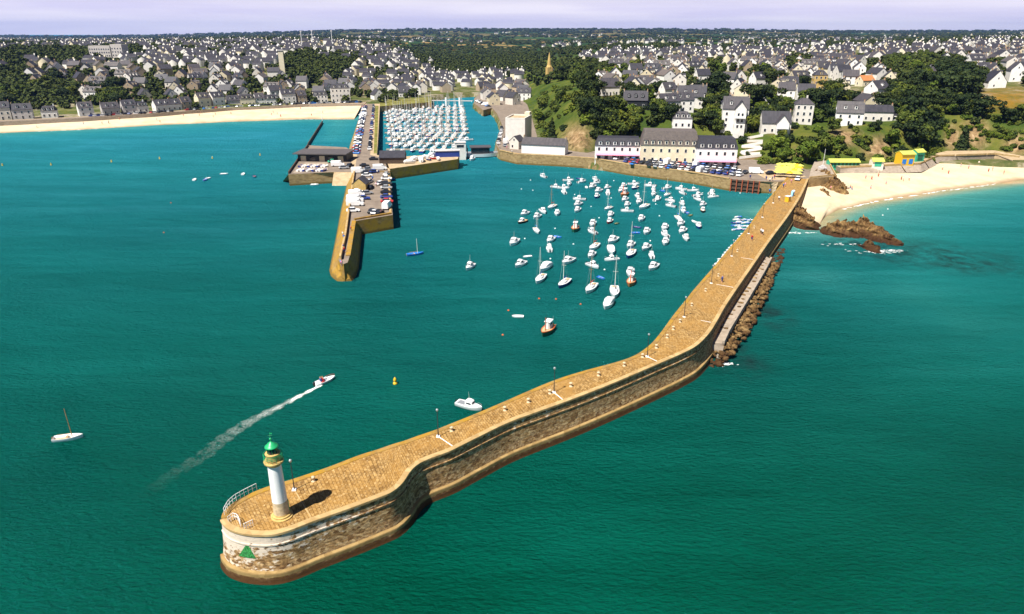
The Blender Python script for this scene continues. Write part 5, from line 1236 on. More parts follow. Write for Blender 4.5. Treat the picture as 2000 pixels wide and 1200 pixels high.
# villas of the headland
V = [(1188, 186, 11, 8, 5.2, 4.4, 10, 'wallwhite', 'gable', 2, 0, 'white house with slate roof alone above the green headland slope'),
     (1240, 211, 12.5, 9, 4.2, 4.2, -8, 'dark', 'gable', 2, 3, 'dark timber fronted house with broad slate roof and dormers'),
     (1345, 207, 14, 9, 5.2, 5.2, -6, 'wallwhite', 'gable', 2, 2, 'large white house with slate roof above the small mansard villa'),
     (1303, 191, 8, 7, 5, 3.6, 20, 'wallwhite', 'gable', 1, 1, 'white gabled house left of the large white house on the headland'),
     (1331, 250, 9, 7, 4.6, 3.0, -8, 'wallwhite', 'hip', 1, 3, 'small white villa with slate mansard just above the tall cream hotel'),
     (1432, 251, 12, 10, 9.4, 5.0, -14, 'wallwhite', 'cross', 1, 2, 'tall white three storey villa with a projecting gable above the hotels'),
     (1511, 259, 13, 9, 5.0, 4.6, -10, 'wallwhite', 'cross', 1, 0, 'white villa with gable and balcony right of the tall white villa'),
     (1565, 240, 8.4, 8.4, 9.0, 2.6, -14, 'wallwhite', 'hip', 1, 0, 'plain white cube shaped house with a low roof on the headland'),
     (1655, 243, 12, 9, 6.0, 4.6, -20, 'wallwhite', 'gable2', 1, 2, 'white house with brown grey roof on the cliff edge above the beach'),
     (1708, 236, 14, 8, 4.6, 2.8, -12, 'wallwhite', 'gable', 1, 0, 'long white house with a row of windows right of the brown roofed one'),
     (1708, 201, 10, 9, 8.0, 4.0, 25, 'wallwhite', 'gable', 2, 1, 'tall white house with slate roof behind the long cliff top house'),
     (1597, 176, 8, 8, 9.4, 3.0, -10, 'ochre', 'hip', 2, 1, 'tall ochre stone house with slate mansard among the headland trees'),
     (1631, 152, 10, 8, 5.6, 3.8, -8, 'wallwhite', 'gable', 2, 3, 'white house with three dormers behind the tall ochre stone house'),
     (1658, 165, 10, 8, 5.4, 3.6, -18, 'wallwhite', 'gable', 1, 0, 'white house left of the orange tiled roof on the headland'),
     (1688, 168, 9, 7, 3.6, 2.8, 15, 'wallcream', 'tile', 1, 0, 'cream house with an orange clay tile roof on the headland'),
     (1938, 171, 11, 10, 4.0, 6.0, 80, 'wallwhite', 'gable', 1, 0, 'white house with big triangular gable above the gorse meadow'),
     (1979, 158, 8, 8, 7.0, 4.6, 75, 'wallwhite', 'gable', 1, 0, 'tall narrow white gabled house right of the triangular gable house'),
     (1922, 148, 12, 8, 4.6, 4.0, -10, 'wallwhite', 'gable', 2, 2, 'white house with long slate roof behind the triangular gable house'),
     (1441, 186, 11, 8, 5.6, 4.4, 60, 'wallwhite', 'gable', 1, 0, 'white gabled house with purple slate roof behind the tall white villa'),
     (1540, 178, 10, 8, 5.2, 3.8, -12, 'wallcream', 'gable', 2, 2, 'cream house with two dormers left of the tall ochre stone house'),
     (1480, 168, 10, 8, 5.2, 3.8, 18, 'wallwhite', 'gable', 2, 1, 'white house with one dormer among dark pines on the headland')]
for (px, py, L, Dp, H, rise, rz, wall, ty, ch, dm, lab) in V:
    if ty == 'hip': o = hip_house(L, Dp, H, rise, wall, 'slate', ch, dm, .35, 'villa', 'house')
    else:
        o = gable_house(L, Dp, H, rise, wall, {'gable2': 'slate2', 'tile': 'tile'}.get(ty, 'slate'), ch, dm, True, (3.2, 5, 3) if (L > 12 and ty == 'gable') else None, 'villa')
        if ty == 'cross':
            w, dd = L * .42, 3.0; x0 = L * .18; yb = -Dp / 2; m2 = MB(); HH = H + .3
            v = [(x0 - w / 2, yb - dd, -4), (x0 + w / 2, yb - dd, -4), (x0 + w / 2, yb + 1, -4), (x0 - w / 2, yb + 1, -4), (x0 - w / 2, yb - dd, HH), (x0 + w / 2, yb - dd, HH), (x0 + w / 2, 0, HH), (x0 - w / 2, 0, HH), (x0, yb - dd, HH + w * .62), (x0, 0, HH + w * .62)]
            m2.add(v, [(0, 1, 5, 8, 4), (1, 2, 6, 5), (3, 0, 4, 7)]); wg = m2.build('gabled_bay', M[wall], o)
            m3 = MB(); q = [(x0 - w / 2 - .3, yb - dd - .3, HH - .35), (x0, yb - dd - .3, HH + w * .62 + .05), (x0, 0, HH + w * .62 + .05), (x0 - w / 2 - .3, 0, HH - .35)]; q2 = [(2 * x0 - a, b, c) for a, b, c in q]
            for s_, f in ((q, (0, 1, 2, 3)), (q2, (3, 2, 1, 0))): m3.add(s_ + [(a, b, c + .2) for a, b, c in s_], [f[::-1], tuple(i + 4 for i in f), (0, 1, 5, 4), (0, 4, 7, 3)])
            m3.build('roof', M['slate'], wg)
            for f in range(int(H / 2.7)):
                for s in (-.9, .9): put_win(wg, x0 + s, yb - dd - .02, 1.5 + f * 2.7, 0)
            m4 = MB(); m4.box((x0, yb - dd - .7, 2.75 if H < 6 else 5.4), (w * .9, 1.4, .18)); m4.box((x0, yb - dd - 1.38, (2.75 if H < 6 else 5.4) + .5), (w * .9, .06, .8)); m4.build('balcony', M['white'], wg)
    hero(o, px, py, R(rz), lab)
# beach huts, cafe, terrace with flagpole
def hut(L, Dp, H, wall, roof, label, px, py, rz, z, doors=0, dcol='offwhite'):
    t = gable_house(L, Dp, H, .9, wall, roof, 0, 0, False, None, 'beach_hut', .5, 'beach hut')
    for i in range(doors):
        m2 = MB(); m2.box(((i - (doors - 1) / 2) * L / doors, -Dp / 2 - .03, 1.1), (L / doors * .6, .08, 2.1)); m2.build('door', M[dcol], t)
    hero(t, px, py, R(rz), label, z); return t
hut(12.5, 3.4, 2.4, 'bgreen', 'yawn', 'long green row of beach cabins under a lime yellow roof', 1645, 326, 0, 5.4, 8, 'dgreen')
hut(4.6, 3.2, 2.3, 'offwhite', 'yawn', 'small open beach kiosk with lime yellow roof and green counter', 1711, 324, -4, 6.4, 1, 'bgreen')
hut(6.0, 4.2, 4.2, 'yellowp', 'yawn', 'tall yellow beach cabin with lime roof and blue door', 1765, 319, 8, 6.6, 2, 'blue')
hut(4.6, 3.2, 3.6, 'bgreen', 'yawn', 'green beach cabin right of the tall yellow one', 1790, 312, 20, 6.8, 1, 'dgreen')
tr = thing('viewing_terrace', 'stone viewing terrace with a flagpole between the pier and beach', 'terrace', (0, 0, 0))
MB().prism([tuple(p) for p in PL([(1580, 349), (1634, 344), (1622, 322), (1612, 314), (1592, 314), (1584, 330)], 6.4)], -1, 6.4, 0, 1).build('base', [M['quaystone'], M['concrete']], tr)
kerb_wall(PL([(1581, 348.5), (1632, 343.5), (1621, 323)], 6.4), .6, .35, 6.405).build('parapet', M['coping'], tr)
fpz = thing('flagpole_monument', 'white flagpole on a stepped pedestal on the viewing terrace', 'flagpole', P(1606, 330, 6.41)); m2 = MB(); m2.box((0, 0, .4), (2.6, 2.6, .8)); m2.box((0, 0, 1.1), (1.4, 1.4, .6)); m2.build('pedestal', M['wallgrey'], fpz); MB().tube((0, 0, 1.4), (0, 0, 8), .09, .05).build('pole', M['white'], fpz)
def parasol(px, py, z, mat, label, group, s=1.0):
    k = 'par_' + mat
    if k not in BOATC:
        t = thing('parasol', '', 'parasol'); MB().tube((0, 0, 0), (0, 0, 2.4), .04).build('pole', M['white'], t); MB().lathe([(1.7, 2.0), (1.65, 2.08), (.9, 2.45), (.05, 2.75)], 8).build('canopy', M[mat], t); BOATC[k] = t
    place(BOATC[k], USED, P(px, py, z), 0, label, group, s)
r = np.random.default_rng(5); n_ = 0
for j in range(4):
    for i in range(8):
        parasol(1518 + i * 5.6 + j * 1.4 + r.uniform(-1, 1), 346 - j * 5.2 + r.uniform(-.6, .6) + i * .35, QZ, 'yawn' if r.random() < .75 else 'yellowp', 'yellow cafe parasol at the pier root, %s from left in %s row' % (ordw(i + 1), ordw(j + 1)), 'cafe parasols at the pier root')
# yacht club, fish shed, harbour buildings
t = thing('yacht_club', 'low flat roofed dark yacht club building on the harbour platform', 'building'); MB().box((0, 0, 1.6), (22, 10, 3.6)).build('walls', M['dark'], t); MB().box((-.5, 0, 3.6), (24, 14, .4)).build('flat_roof', M['slate2'], t)
for i in range(5):
    m2 = MB(); m2.box((-8.5 + i * 4.2, -5.05, 1.3), (2.4, .1, 2.4)); m2.build('window' if i % 2 else 'shutter_door', M['glass'] if i % 2 else M['wallcream'], t)
hero(t, 637, 312, R(-4), t['label'], QZ)
t = thing('jetty_breakwater', 'thin dark wooden breakwater running out from the yacht club platform', 'breakwater', (0, 0, 0)); a, b = P(602, 286, 0), P(630, 241, 0); m2 = MB(); d = b - a; m2.box(((a.x + b.x) / 2, (a.y + b.y) / 2, .4), (d.length, .45, 2.6), math.atan2(d.y, d.x)); m2.build('planking', M['timber'], t); MB().tube((b.x, b.y, 0), (b.x, b.y, 6), .25, .18).build('end_post', M['white'], t)
kerb_wall(PL([(564, 340), (602, 285)], QZ), 1.0, .4, QZ - .01).build('platform_wall', M['timber'], t)
hero(gable_house(5.6, 4.8, 2.6, 2.0, 'ochre', 'slate', 0, 0, False, None, 'harbour_office', .3, 'building'), 706, 370, R(86), 'ochre gabled harbour office on the wide part of the inner jetty', QZ)
hero(gable_house(11, 8, 2.8, 2.2, 'timber', 'slate', 0, 0, False, None, 'boat_shed', .4, 'shed'), 768, 317, R(3), 'dark roofed boat shed at the corner of the marina', QZ)
t = thing('lock_house', 'white lock control building at the end of the yellow marina wall', 'building'); MB().box((0, 0, 3.2), (5.2, 5, 9)).build('walls', M['wallwhite'], t); MB().box((0, 0, 7.8), (5.6, 5.4, .3)).build('flat_roof', M['wallgrey'], t); put_win(t, 0, -2.52, 6.2, 0, 3.6, 1.4); put_win(t, -2.62, 0, 6.2, -math.pi / 2, 3.4, 1.4); hero(t, 899, 309, R(8), t['label'], .5)
t = thing('storage_shed', 'long low shed with pale flat roof on the marina wall', 'shed'); MB().box((0, 0, 1.4), (11, 3.4, 2.8)).build('walls', M['navy'], t); MB().box((0, 0, 2.95), (11.6, 4, .3)).build('flat_roof', M['wallgrey'], t); hero(t, 874, 306, R(9), t['label'], QZ)
for i, (x, y, mt, w) in enumerate(((801, 318, 'white', 5), (812, 313, 'white', 6), (823, 314, 'tarp', 6.5), (836, 312, 'navy', 4), (846, 310, 'red', 5), (829, 308, 'tarp', 4), (842, 306, 'white', 5.5), (856, 312, 'white', 4))):
    k = 'v' if mt in ('white', 'tarp') else 'bb' if mt == 'navy' else 'w'
    place(PR[k], USED, P(x, y, QZ + .35), R(20 + i * 37), '%s standing ashore on the marina wall, %s from the left' % (DESC[k], ordw(i + 1)), 'boats ashore on the marina wall', w / 6)
# landing barge in the channel mouth
t = thing('work_barge', 'dark flat roofed floating barge moored in the marina channel mouth', 'barge', P(944, 306, 0), R(6)); hull_mb(17, 8.5, 1.8, transom=.95).build('hull', [M['white'], M['steel'], M['steel']], t); MB().box((-1.5, 0, 3.3), (9, 6.4, 3)).build('deckhouse', M['dark'], t); MB().box((-1.5, 0, 4.95), (10.5, 7.6, .3)).build('flat_roof', M['slate2'], t)
for x in (-4.5, -1.5, 1.5): 
    m2 = MB(); m2.box((x, -3.23, 3.5), (2, .08, 1.2)); m2.build('window', M['glass'], t)
for x in (-8, 8):
    for y in (-4.6, 4.6): MB().tube((x, y, -2), (x, y, 5), .2).build('mooring_pile', M['timber'], t)
t = thing('footbridge', 'low white footbridge crossing the river head behind the marina', 'bridge', (0, 0, 0)); a, b = P(843, 196, QZ), P(923, 197, QZ); m2 = MB(); d = b - a; m2.box(((a.x + b.x) / 2, (a.y + b.y) / 2, QZ - .2), (d.length, 2, .5), math.atan2(d.y, d.x)); m2.build('deck', M['wallgrey'], t)
for q in (.35, .68): p = a.lerp(b, q); MB().box((p.x, p.y - 1.3, 2.6), (1.2, 1.2, 9)).build('pier_post', M['white'], t)
# church spire, tower, apartment block, masts
t = thing('church', 'ochre church with a tall tapering spire rising from the headland trees', 'church'); MB().box((0, 0, 4), (5, 5, 16)).build('tower', M['ochre'], t); MB().lathe([(2.9, 12), (2.6, 12.3), (1.9, 14), (1.5, 18), (.15, 25)], 8).build('spire', M['ochre'], t); g = gable_house(14, 8, 6, 4.5, 'wallstone', 'slate', 0, 0, False); g.name = 'nave_tmp'
for ch in list(g.children): ch.parent = t; ch.location = (9.5, 0, 0); ch.name = {'walls': 'nave', 'roof': 'nave_roof'}.get(ch.name.split('.')[0], ch.name)
bpy.data.objects.remove(g); hero(t, 1072, 158, R(20), t['label'], None, 480)
t = thing('apartment_block', 'long grey slab apartment block among trees above the west beach', 'apartment block'); MB().box((0, 0, 5), (24, 11, 20)).build('main_block', M['wallgrey'], t); MB().box((18.4, 1, 6), (12.6, 11, 21)).build('stair_block', M['wallgrey'], t)
for f in range(4):
    for i in range(9): put_win(t, -10.5 + i * 2.6, -5.54, 2 + f * 3.2, 0, 1.5, 1.6)
    for i in range(4): put_win(t, 14 + i * 3, -4.54, 2.4 + f * 3.3, 0, 1.4, 1.6)
hero(t, 205, 119, R(-6), t['label'], None, 600)
t = thing('stone_tower', 'slender pale stone tower standing by the dark wood above town', 'tower'); MB().box((0, 0, 9), (5, 5, 26), taper=.9).build('shaft', M['wallcream'], t); MB().box((0, 0, 22.2), (5.4, 5.4, .8)).build('parapet', M['wallgrey'], t); hero(t, 553, 146, R(12), t['label'], None, 600)
for i, (x, y) in enumerate(((591, 99), (612, 97), (650, 97))):
    p = hit(x, y, 600); t = thing('lighting_mast', 'tall pale sports ground mast behind the town, %s from the left' % ordw(i + 1), 'mast', p, 0, 'tall masts behind the town'); MB().tube((0, 0, -2), (0, 0, 24), .55, .4).build('pole', M['white'], t); MB().box((0, 0, 24), (2.6, .5, 1.2)).build('lamp_bank', M['wallgrey'], t)
# beach-front buildings, one per plot
bf = resample([p + Vector((0, 3, -.3)) for p in pr_b], 900); bl = arc(bf); s = 0.0; r = np.random.default_rng(31); k = 0; fr = []
walls = ['wallwhite', 'wallcream', 'wallwhite', 'wallstone', 'wallgrey', 'wallwhite', 'wallcream']
PBF = {}
while s < bl[-1] - 8:
    w = float(r.choice([7, 9, 11, 13])); h = float(r.choice([4.4, 5.4, 6.0, 7.6])); wl = walls[int(r.integers(0, 7))]; ty = int(r.integers(0, 3))
    j = min(range(len(bl)), key=lambda i: abs(bl[i] - (s + w / 2))); p = bf[j]; q = bf[min(j + 3, len(bf) - 1)]; a = math.atan2(q.y - bf[max(j - 3, 0)].y, q.x - bf[max(j - 3, 0)].x); px, py = proj(*p); s += w + r.choice([.3, .3, 1.5, 5])
    if px < -40: continue
    if 438 < px < 449: w, h, wl, ty = 15, 14.5, 'wallgrey', 3
    if 640 < px < 672: w, h, wl, ty = 15, 11, 'wallwhite', 2
    if r.random() < .10 and ty < 3: continue
    key = (w, h, wl, ty)
    if key not in PBF: PBF[key] = gable_house(w, 9, h, 3.4, wl, 'slate', 2, int(w / 4), True, None, 'seafront_house') if ty < 2 else hip_house(w, 10, h, 2.6 if ty == 2 else .6, wl, 'slate' if ty == 2 else 'wallgrey', 1, 3 if ty == 2 else 0, .8, 'seafront_building', 'building', 2.6)
    o = copy_tree(PBF[key]) if USED.get(key) else PBF[key]; USED[key] = 1
    n = Vector((-math.sin(a), math.cos(a), 0)); c = p + n * 6; SITES.append((c.x, c.y, 8)); fr.append((px, o)); put(o, c.x, c.y, a, '', 'seafront buildings of the west beach', 4.7)
WD = dict(wallwhite='white', wallcream='cream', wallstone='grey stone', wallgrey='pale grey')
for i, (px, o) in enumerate(sorted(fr, key=lambda q: q[0])):
    wl = [c for c in o.children if c.name.startswith('walls')][0].data.materials[0].name; wl = {'white_render': 'white', 'cream_render': 'cream', 'granite_wall': 'stone', 'grey_render': 'grey'}[wl]
    o['label'] = '%s seafront %s facing the west beach, %s building from the left' % (wl, 'house with slate roof' if o.name.startswith('seafront_house') else 'block', ordw(i + 1))
# ------------------------------------------------------------------ the town behind: individual houses in rows, then the far ones
PH = []
for wl in ('wallwhite', 'wallwhite', 'wallwhite', 'wallcream', 'wallwhite', 'wallstone'):
    for (L, Dp, H, rise, ch, dm, rf) in ((11, 8.5, 6.0, 3.4, 2, 2, 'slate'), (9.5, 8, 6.0, 3.8, 1, 0, 'slate'), (13, 8.5, 6.2, 3.2, 2, 3, 'slate2'), (10, 8.5, 4.2, 4.4, 1, 1, 'slate')):
        PH.append((wl, (L, Dp, H, rise, ch, dm, rf)))
PHO = {}
def house_proto(i, win):
    if (i, win) not in PHO: wl, (L, Dp, H, rise, ch, dm, rf) = PH[i]; PHO[(i, win)] = gable_house(L, Dp, H, rise, wl, rf, ch, dm if win else 0, win)
    k = (i, win, 'u'); o = copy_tree(PHO[(i, win)]) if USED.get(k) else PHO[(i, win)]; USED[k] = 1; return o
def ell(px, py, cx, cy, rx, ry): return ((px - cx) / rx) ** 2 + ((py - cy) / ry) ** 2 < 1
def woods(px, py):
    """places the photograph shows covered by trees, not houses"""
    return (ell(px, py, 615, 134, 70, 30) or ell(px, py, 900, 112, 95, 36) or ell(px, py, 1000, 118, 40, 30) or ell(px, py, 20, 165, 42, 60) or ell(px, py, 100, 112, 120, 14) or ell(px, py, 110, 185, 60, 22) or ell(px, py, 215, 108, 70, 12)
            or ell(px, py, 220, 193, 30, 22) or ell(px, py, 1120, 148, 85, 24) or ell(px, py, 1095, 195, 60, 60) or ell(px, py, 1475, 172, 28, 30) or ell(px, py, 1400, 152, 26, 26) or ell(px, py, 1605, 205, 42, 26) or ell(px, py, 1840, 175, 85, 42)
            or ell(px, py, 1930, 205, 90, 40) or ell(px, py, 1800, 130, 80, 14) or ell(px, py, 1560, 128, 30, 10) or ell(px, py, 1770, 215, 60, 35) or ell(px, py, 545, 170, 16, 8))
def free(x, y, rad): return all((x - a) ** 2 + (y - b) ** 2 > (rad + c) ** 2 for a, b, c in SITES)
r = np.random.default_rng(77); FAR = []; NEARH = []
def try_house(x, y, label_row, side):
    z = elev1(x, y); px, py = proj(x, y, z)
    if px < -40 or px > 2040 or py < 60: return
    if woods(px, py) and r.random() < .93: return
    if not free(x, y, 5.4): return
    if sdist(np.array([x]), np.array([y]), LANDP)[0] < 9: return
    dc = sdist(np.array([x]), np.array([y]), UPP)[0]
    if side == 'e' and dc < 24: return
    SITES.append((x, y, 5.4)); NEARH.append((x, y, z, px, py, label_row, side))
for j in range(44):                                     # west town
    x = -700.0
    while x < -46:
        yb = np.interp(x * 2.15 + 1000, [-400, 0, 300, 450, 600, 700, 850], [455, 497, 545, 565, 590, 605, 690]); y = yb + j * 17.0 + r.normal(0, 3.0); x += r.choice([14, 18, 24, 34]); 
        if x / y > -.085 or y > 1350: continue
        if r.random() < .06 + .55 * max(0, (y - 850) / 400): continue
        try_house(x + r.normal(0, 1), y, j + 1, 'w')
for j in range(40):                                     # headland town
    for i in range(62):
        y = 372 + j * 19.5 + r.normal(0, 3); u = .10 + i * .0225 + r.normal(0, .005); x = u * y
        if y < 480 and r.random() < .40 or r.random() < .34: continue
        if r.random() < .7 * max(0, (y - 850) / 500): continue
        try_house(x, y, j + 1, 'e')
for px in np.arange(940, 1035, 9.5):                    # harbour street at the river head and valley side
    for py in (205, 196, 186, 176, 166, 156, 148):
        p = hit(px + r.normal(0, 3), py + r.normal(0, 1.5), 380)
        if p and px + (205 - py) * .3 > 955 - (205 - py) * .6 and r.random() < .8: try_house(p.x, p.y, 1, 'v')
for px in np.arange(700, 960, 12):
    for py in (176, 168, 160, 152):
        p = hit(px + r.normal(0, 3), py + r.normal(0, 1.5), 560)
        if p and r.random() < .75: try_house(p.x, p.y, 1, 'v')
NEARH.sort(key=lambda q: q[1]); ind = NEARH[:262]; FAR = NEARH[262:]
HN = {}
for q in sorted(ind, key=lambda q: q[3]): HN.setdefault((q[6], q[5]), []).append(q)
print('houses', len(NEARH), 'farthest individual', ind[-1][1], {k: len(v) for k, v in HN.items()})
SIDE = dict(w='row behind the west beach', e='row back on the headland', v='row at the river head')
for (sd, row), L_ in HN.items():
    rows_ = sorted({k[1] for k in HN if k[0] == sd}); rn = rows_.index(row) + 1
    for i, (x, y, z, px, py, _, _) in enumerate(L_):
        pi = int(r.integers(0, len(PH))) if sd != 'e' or r.random() < .25 else int(r.integers(0, 16)); o = house_proto(pi, y < 640)
        rz = R(r.choice([90, 90, 80, 70, -15, 100, 115, 15]) + r.normal(0, 8) + (-8 if sd == 'e' else 14)); o.scale = (1,) * 3
        put(o, x, y, rz, '%s %s house, %s from left in %s %s' % (WD[PH[pi][0]], 'slate-roofed' if PH[pi][1][-1] == 'slate' else 'grey-roofed', ordw(i + 1), ordw(rn), SIDE[sd]), 'houses of the town', z)
# far houses: beyond what can be counted
tv = np.array([(-5, -4, -3), (5, -4, -3), (5, 4, -3), (-5, 4, -3), (-5, -4, 6), (5, -4, 6), (5, 4, 6), (-5, 4, 6), (-5, 0, 9.2), (5, 0, 9.2), (-5.2, -4.4, 5.8), (5.2, -4.4, 5.8), (-5.2, 0, 9.4), (5.2, 0, 9.4), (-5.2, 4.4, 5.8), (5.2, 4.4, 5.8), (4.2, -.6, 8), (5, -.6, 8), (5, .6, 8), (4.2, .6, 8), (4.2, -.6, 10.6), (5, -.6, 10.6), (5, .6, 10.6), (4.2, .6, 10.6)] , float)
tf = np.array([(0, 1, 5, 4), (2, 3, 7, 6), (1, 2, 6, 5), (3, 0, 4, 7), (5, 6, 9, 9), (7, 4, 8, 8), (10, 11, 13, 12), (12, 13, 15, 14), (16, 17, 21, 20), (18, 19, 23, 22), (17, 18, 22, 21), (19, 16, 20, 23), (20, 21, 22, 23)]); 
tf = np.array([(a, b, c) for a, b, c, d in tf] + [(a, c, d) for a, b, c, d in tf if c != d]); q_ = [0] * 6 + [2] * 2 + [0] * 5; tm = np.array(q_ + [m for m, f in zip(q_, range(13)) if f not in (4, 5)])
xs = [(q[0], q[1], q[2]) for q in FAR]
for i in range(520):                                     # villages scattered over the far country
    cx = r.choice([r.uniform(-20, 2020)]); py = 62 + 34 * r.beta(1.1, 1.8); p = None
    D_ = np.interp(py, [60, 66, 72, 80, 90, 98], [6500, 4600, 3500, 2200, 1600, 1250]); d = ray(cx, py); x = D_ * d[0] / d[1]
    if math.sin(x / 260 + D_ / 330) + .6 * math.sin(x / 97 - D_ / 150) < .15: continue
    for k in range(int(r.integers(1, 5))): xx, yy_ = x + r.normal(0, 26), D_ + r.normal(0, 45); xs.append((xx, yy_, elev1(xx, yy_)))
xs = np.array(xs); n_ = len(xs); ms = np.tile(tm, (n_, 1)); wc = r.choice([0, 0, 0, 1], n_); ms = np.where(ms == 0, wc[:, None], ms)
S3 = np.stack([r.uniform(.8, 1.25, n_), r.uniform(.85, 1.15, n_), r.uniform(.75, 1.1, n_)], -1)
tag(obj('distant_houses', scatter_mesh('distant_houses', tv, tf, tm, xs, S3, r.choice([0, 1.57, .3, 1.2, -.4], n_) + r.normal(0, .15, n_), [M['wallwhite'], M['wallcream'], M['slate']], ms.reshape(-1))), 'hundreds of small white and cream houses scattered over the distant slopes', 'houses', kind='stuff')
# ------------------------------------------------------------------ trees
def crown_arrays(lumps, n, size, seed, flat=0.0, up=.35):
    """leaf sprays: small bent quads over and inside a set of lumps (cx, cy, cz, rx, ry, rz)"""
    r = np.random.default_rng(seed); lw = np.array([l[3] * l[4] + l[3] * l[5] for l in lumps]); idx = r.choice(len(lumps), n, p=lw / lw.sum()); L = np.array(lumps)[idx]
    d = r.normal(size=(n, 3)); d /= np.linalg.norm(d, axis=1)[:, None]; rad = 1 - .42 * r.random(n) ** 2.2
    c = L[:, :3] + d * L[:, 3:6] * rad[:, None] + r.normal(0, .12, (n, 3)); nr = d + r.normal(0, .55, (n, 3)); nr[:, 2] += up; nr /= np.linalg.norm(nr, axis=1)[:, None]
    t = np.cross(nr, r.normal(size=(n, 3))); t /= np.linalg.norm(t, axis=1)[:, None]; b = np.cross(nr, t); s = size * r.uniform(.55, 1.3, n)[:, None]
    v = np.stack([c - t * s - b * s * .6, c + t * s * .8 - b * s * .9, c + t * s * 1.1 + b * s * .7 + nr * s * .25, c - t * s * .7 + b * s * .9 - nr * s * .2], 1)
    return v.reshape(-1, 3), np.arange(n * 4).reshape(n, 4)
def rnd_lumps(R_, H0, H1, n, seed, fl=.8):
    r = np.random.default_rng(seed); out = [(0, 0, (H0 + H1) / 2, R_ * .72, R_ * .72, (H1 - H0) * .42)]
    for i in range(n):
        a = r.uniform(0, 6.28); q = R_ * r.uniform(.35, .75); z = r.uniform(H0 + .25 * (H1 - H0), H1 - .12 * (H1 - H0)); s = R_ * r.uniform(.28, .5); out.append((q * math.cos(a), q * math.sin(a), z, s, s, s * fl))
    return out
def trunk_mb(h, rad, seed, spread, nb=5):
    r = np.random.default_rng(seed); mb = MB(); mb.tube((0, 0, -1.5), (.1, 0, h * .55), rad, rad * .65, 7); mb.tube((.1, 0, h * .53), (.25, .1, h * .95), rad * .62, rad * .2, 6)
    for i in range(nb):
        a = 6.28 * i / nb + r.uniform(-.3, .3); mb.tube((.1, 0, h * r.uniform(.35, .55)), (spread * math.cos(a), spread * math.sin(a), h * r.uniform(.75, .95)), rad * .4, rad * .12, 5)
    return mb
def tree_proto(kind, leaf, seed):
    nm = {'broad': 'broadleaf_tree', 'pine': 'pine_tree', 'bush': 'shrub', 'cone': 'conifer'}[kind]; t = thing(nm, '', 'shrub' if kind == 'bush' else 'tree')
    if kind == 'broad': lm = rnd_lumps(4.2, 1.6, 9.0, 9, seed); n, s, th, tr_, sp = 1500, .42, 6, .28, 2.2
    elif kind == 'pine':
        r = np.random.default_rng(seed); lm = [(r.normal(0, 2.2), r.normal(0, 2.2), 7.2 + r.uniform(-1.2, 1.6), r.uniform(1.8, 3.0), r.uniform(1.8, 3.0), r.uniform(.9, 1.4)) for _ in range(9)] + [(r.normal(0, 2.0), r.normal(0, 2.0), 3.6 + r.uniform(-1.2, 1.6), 2.4, 2.4, 1.7) for _ in range(5)]; n, s, th, tr_, sp = 1700, .38, 8, .34, 2.6
    elif kind == 'cone': lm = [(0, 0, 1.2 + k * 1.35, 2.0 * (1 - k / 7.5), 2.0 * (1 - k / 7.5), 1.1) for k in range(7)]; n, s, th, tr_, sp = 1000, .34, 8, .2, .5
    else: lm = rnd_lumps(2.3, -.6, 2.6, 6, seed, .75); n, s, th, tr_, sp = 700, .30, 1.4, .1, .8
    v, f = crown_arrays(lm, n, s, seed); cr_ = bulk('crown', v, f, [M[leaf]]); trunk_mb(th, tr_, seed, sp).build('trunk' if kind != 'bush' else 'stem', M['bark'], t); obj('crown', cr_, t); return t
TPRO = {}
def get_tree(kind, leaf, v):
    k = (kind, leaf, v)
    if k not in TPRO: TPRO[k] = tree_proto(kind, leaf, 50 + len(TPRO) * 7)
    o = copy_tree(TPRO[k]) if USED.get(k) else TPRO[k]; USED[k] = 1; return o
TL = []                                              # (x, y, z, kind, leaf, scale)
r = np.random.default_rng(123)
def hides(px, py, k):
    return k != 'bush' and any(abs(px - v[0]) < v[2] * 2.2 and v[1] - 6 < py < v[1] + 34 for v in V)
def add_t(px, py, kind, leaf, sc, d0=290):
    p = hit(px, py, d0)
    if p is None or hides(px, py, kind): return
    TL.append((p.x, p.y, p.z, kind, leaf, sc))
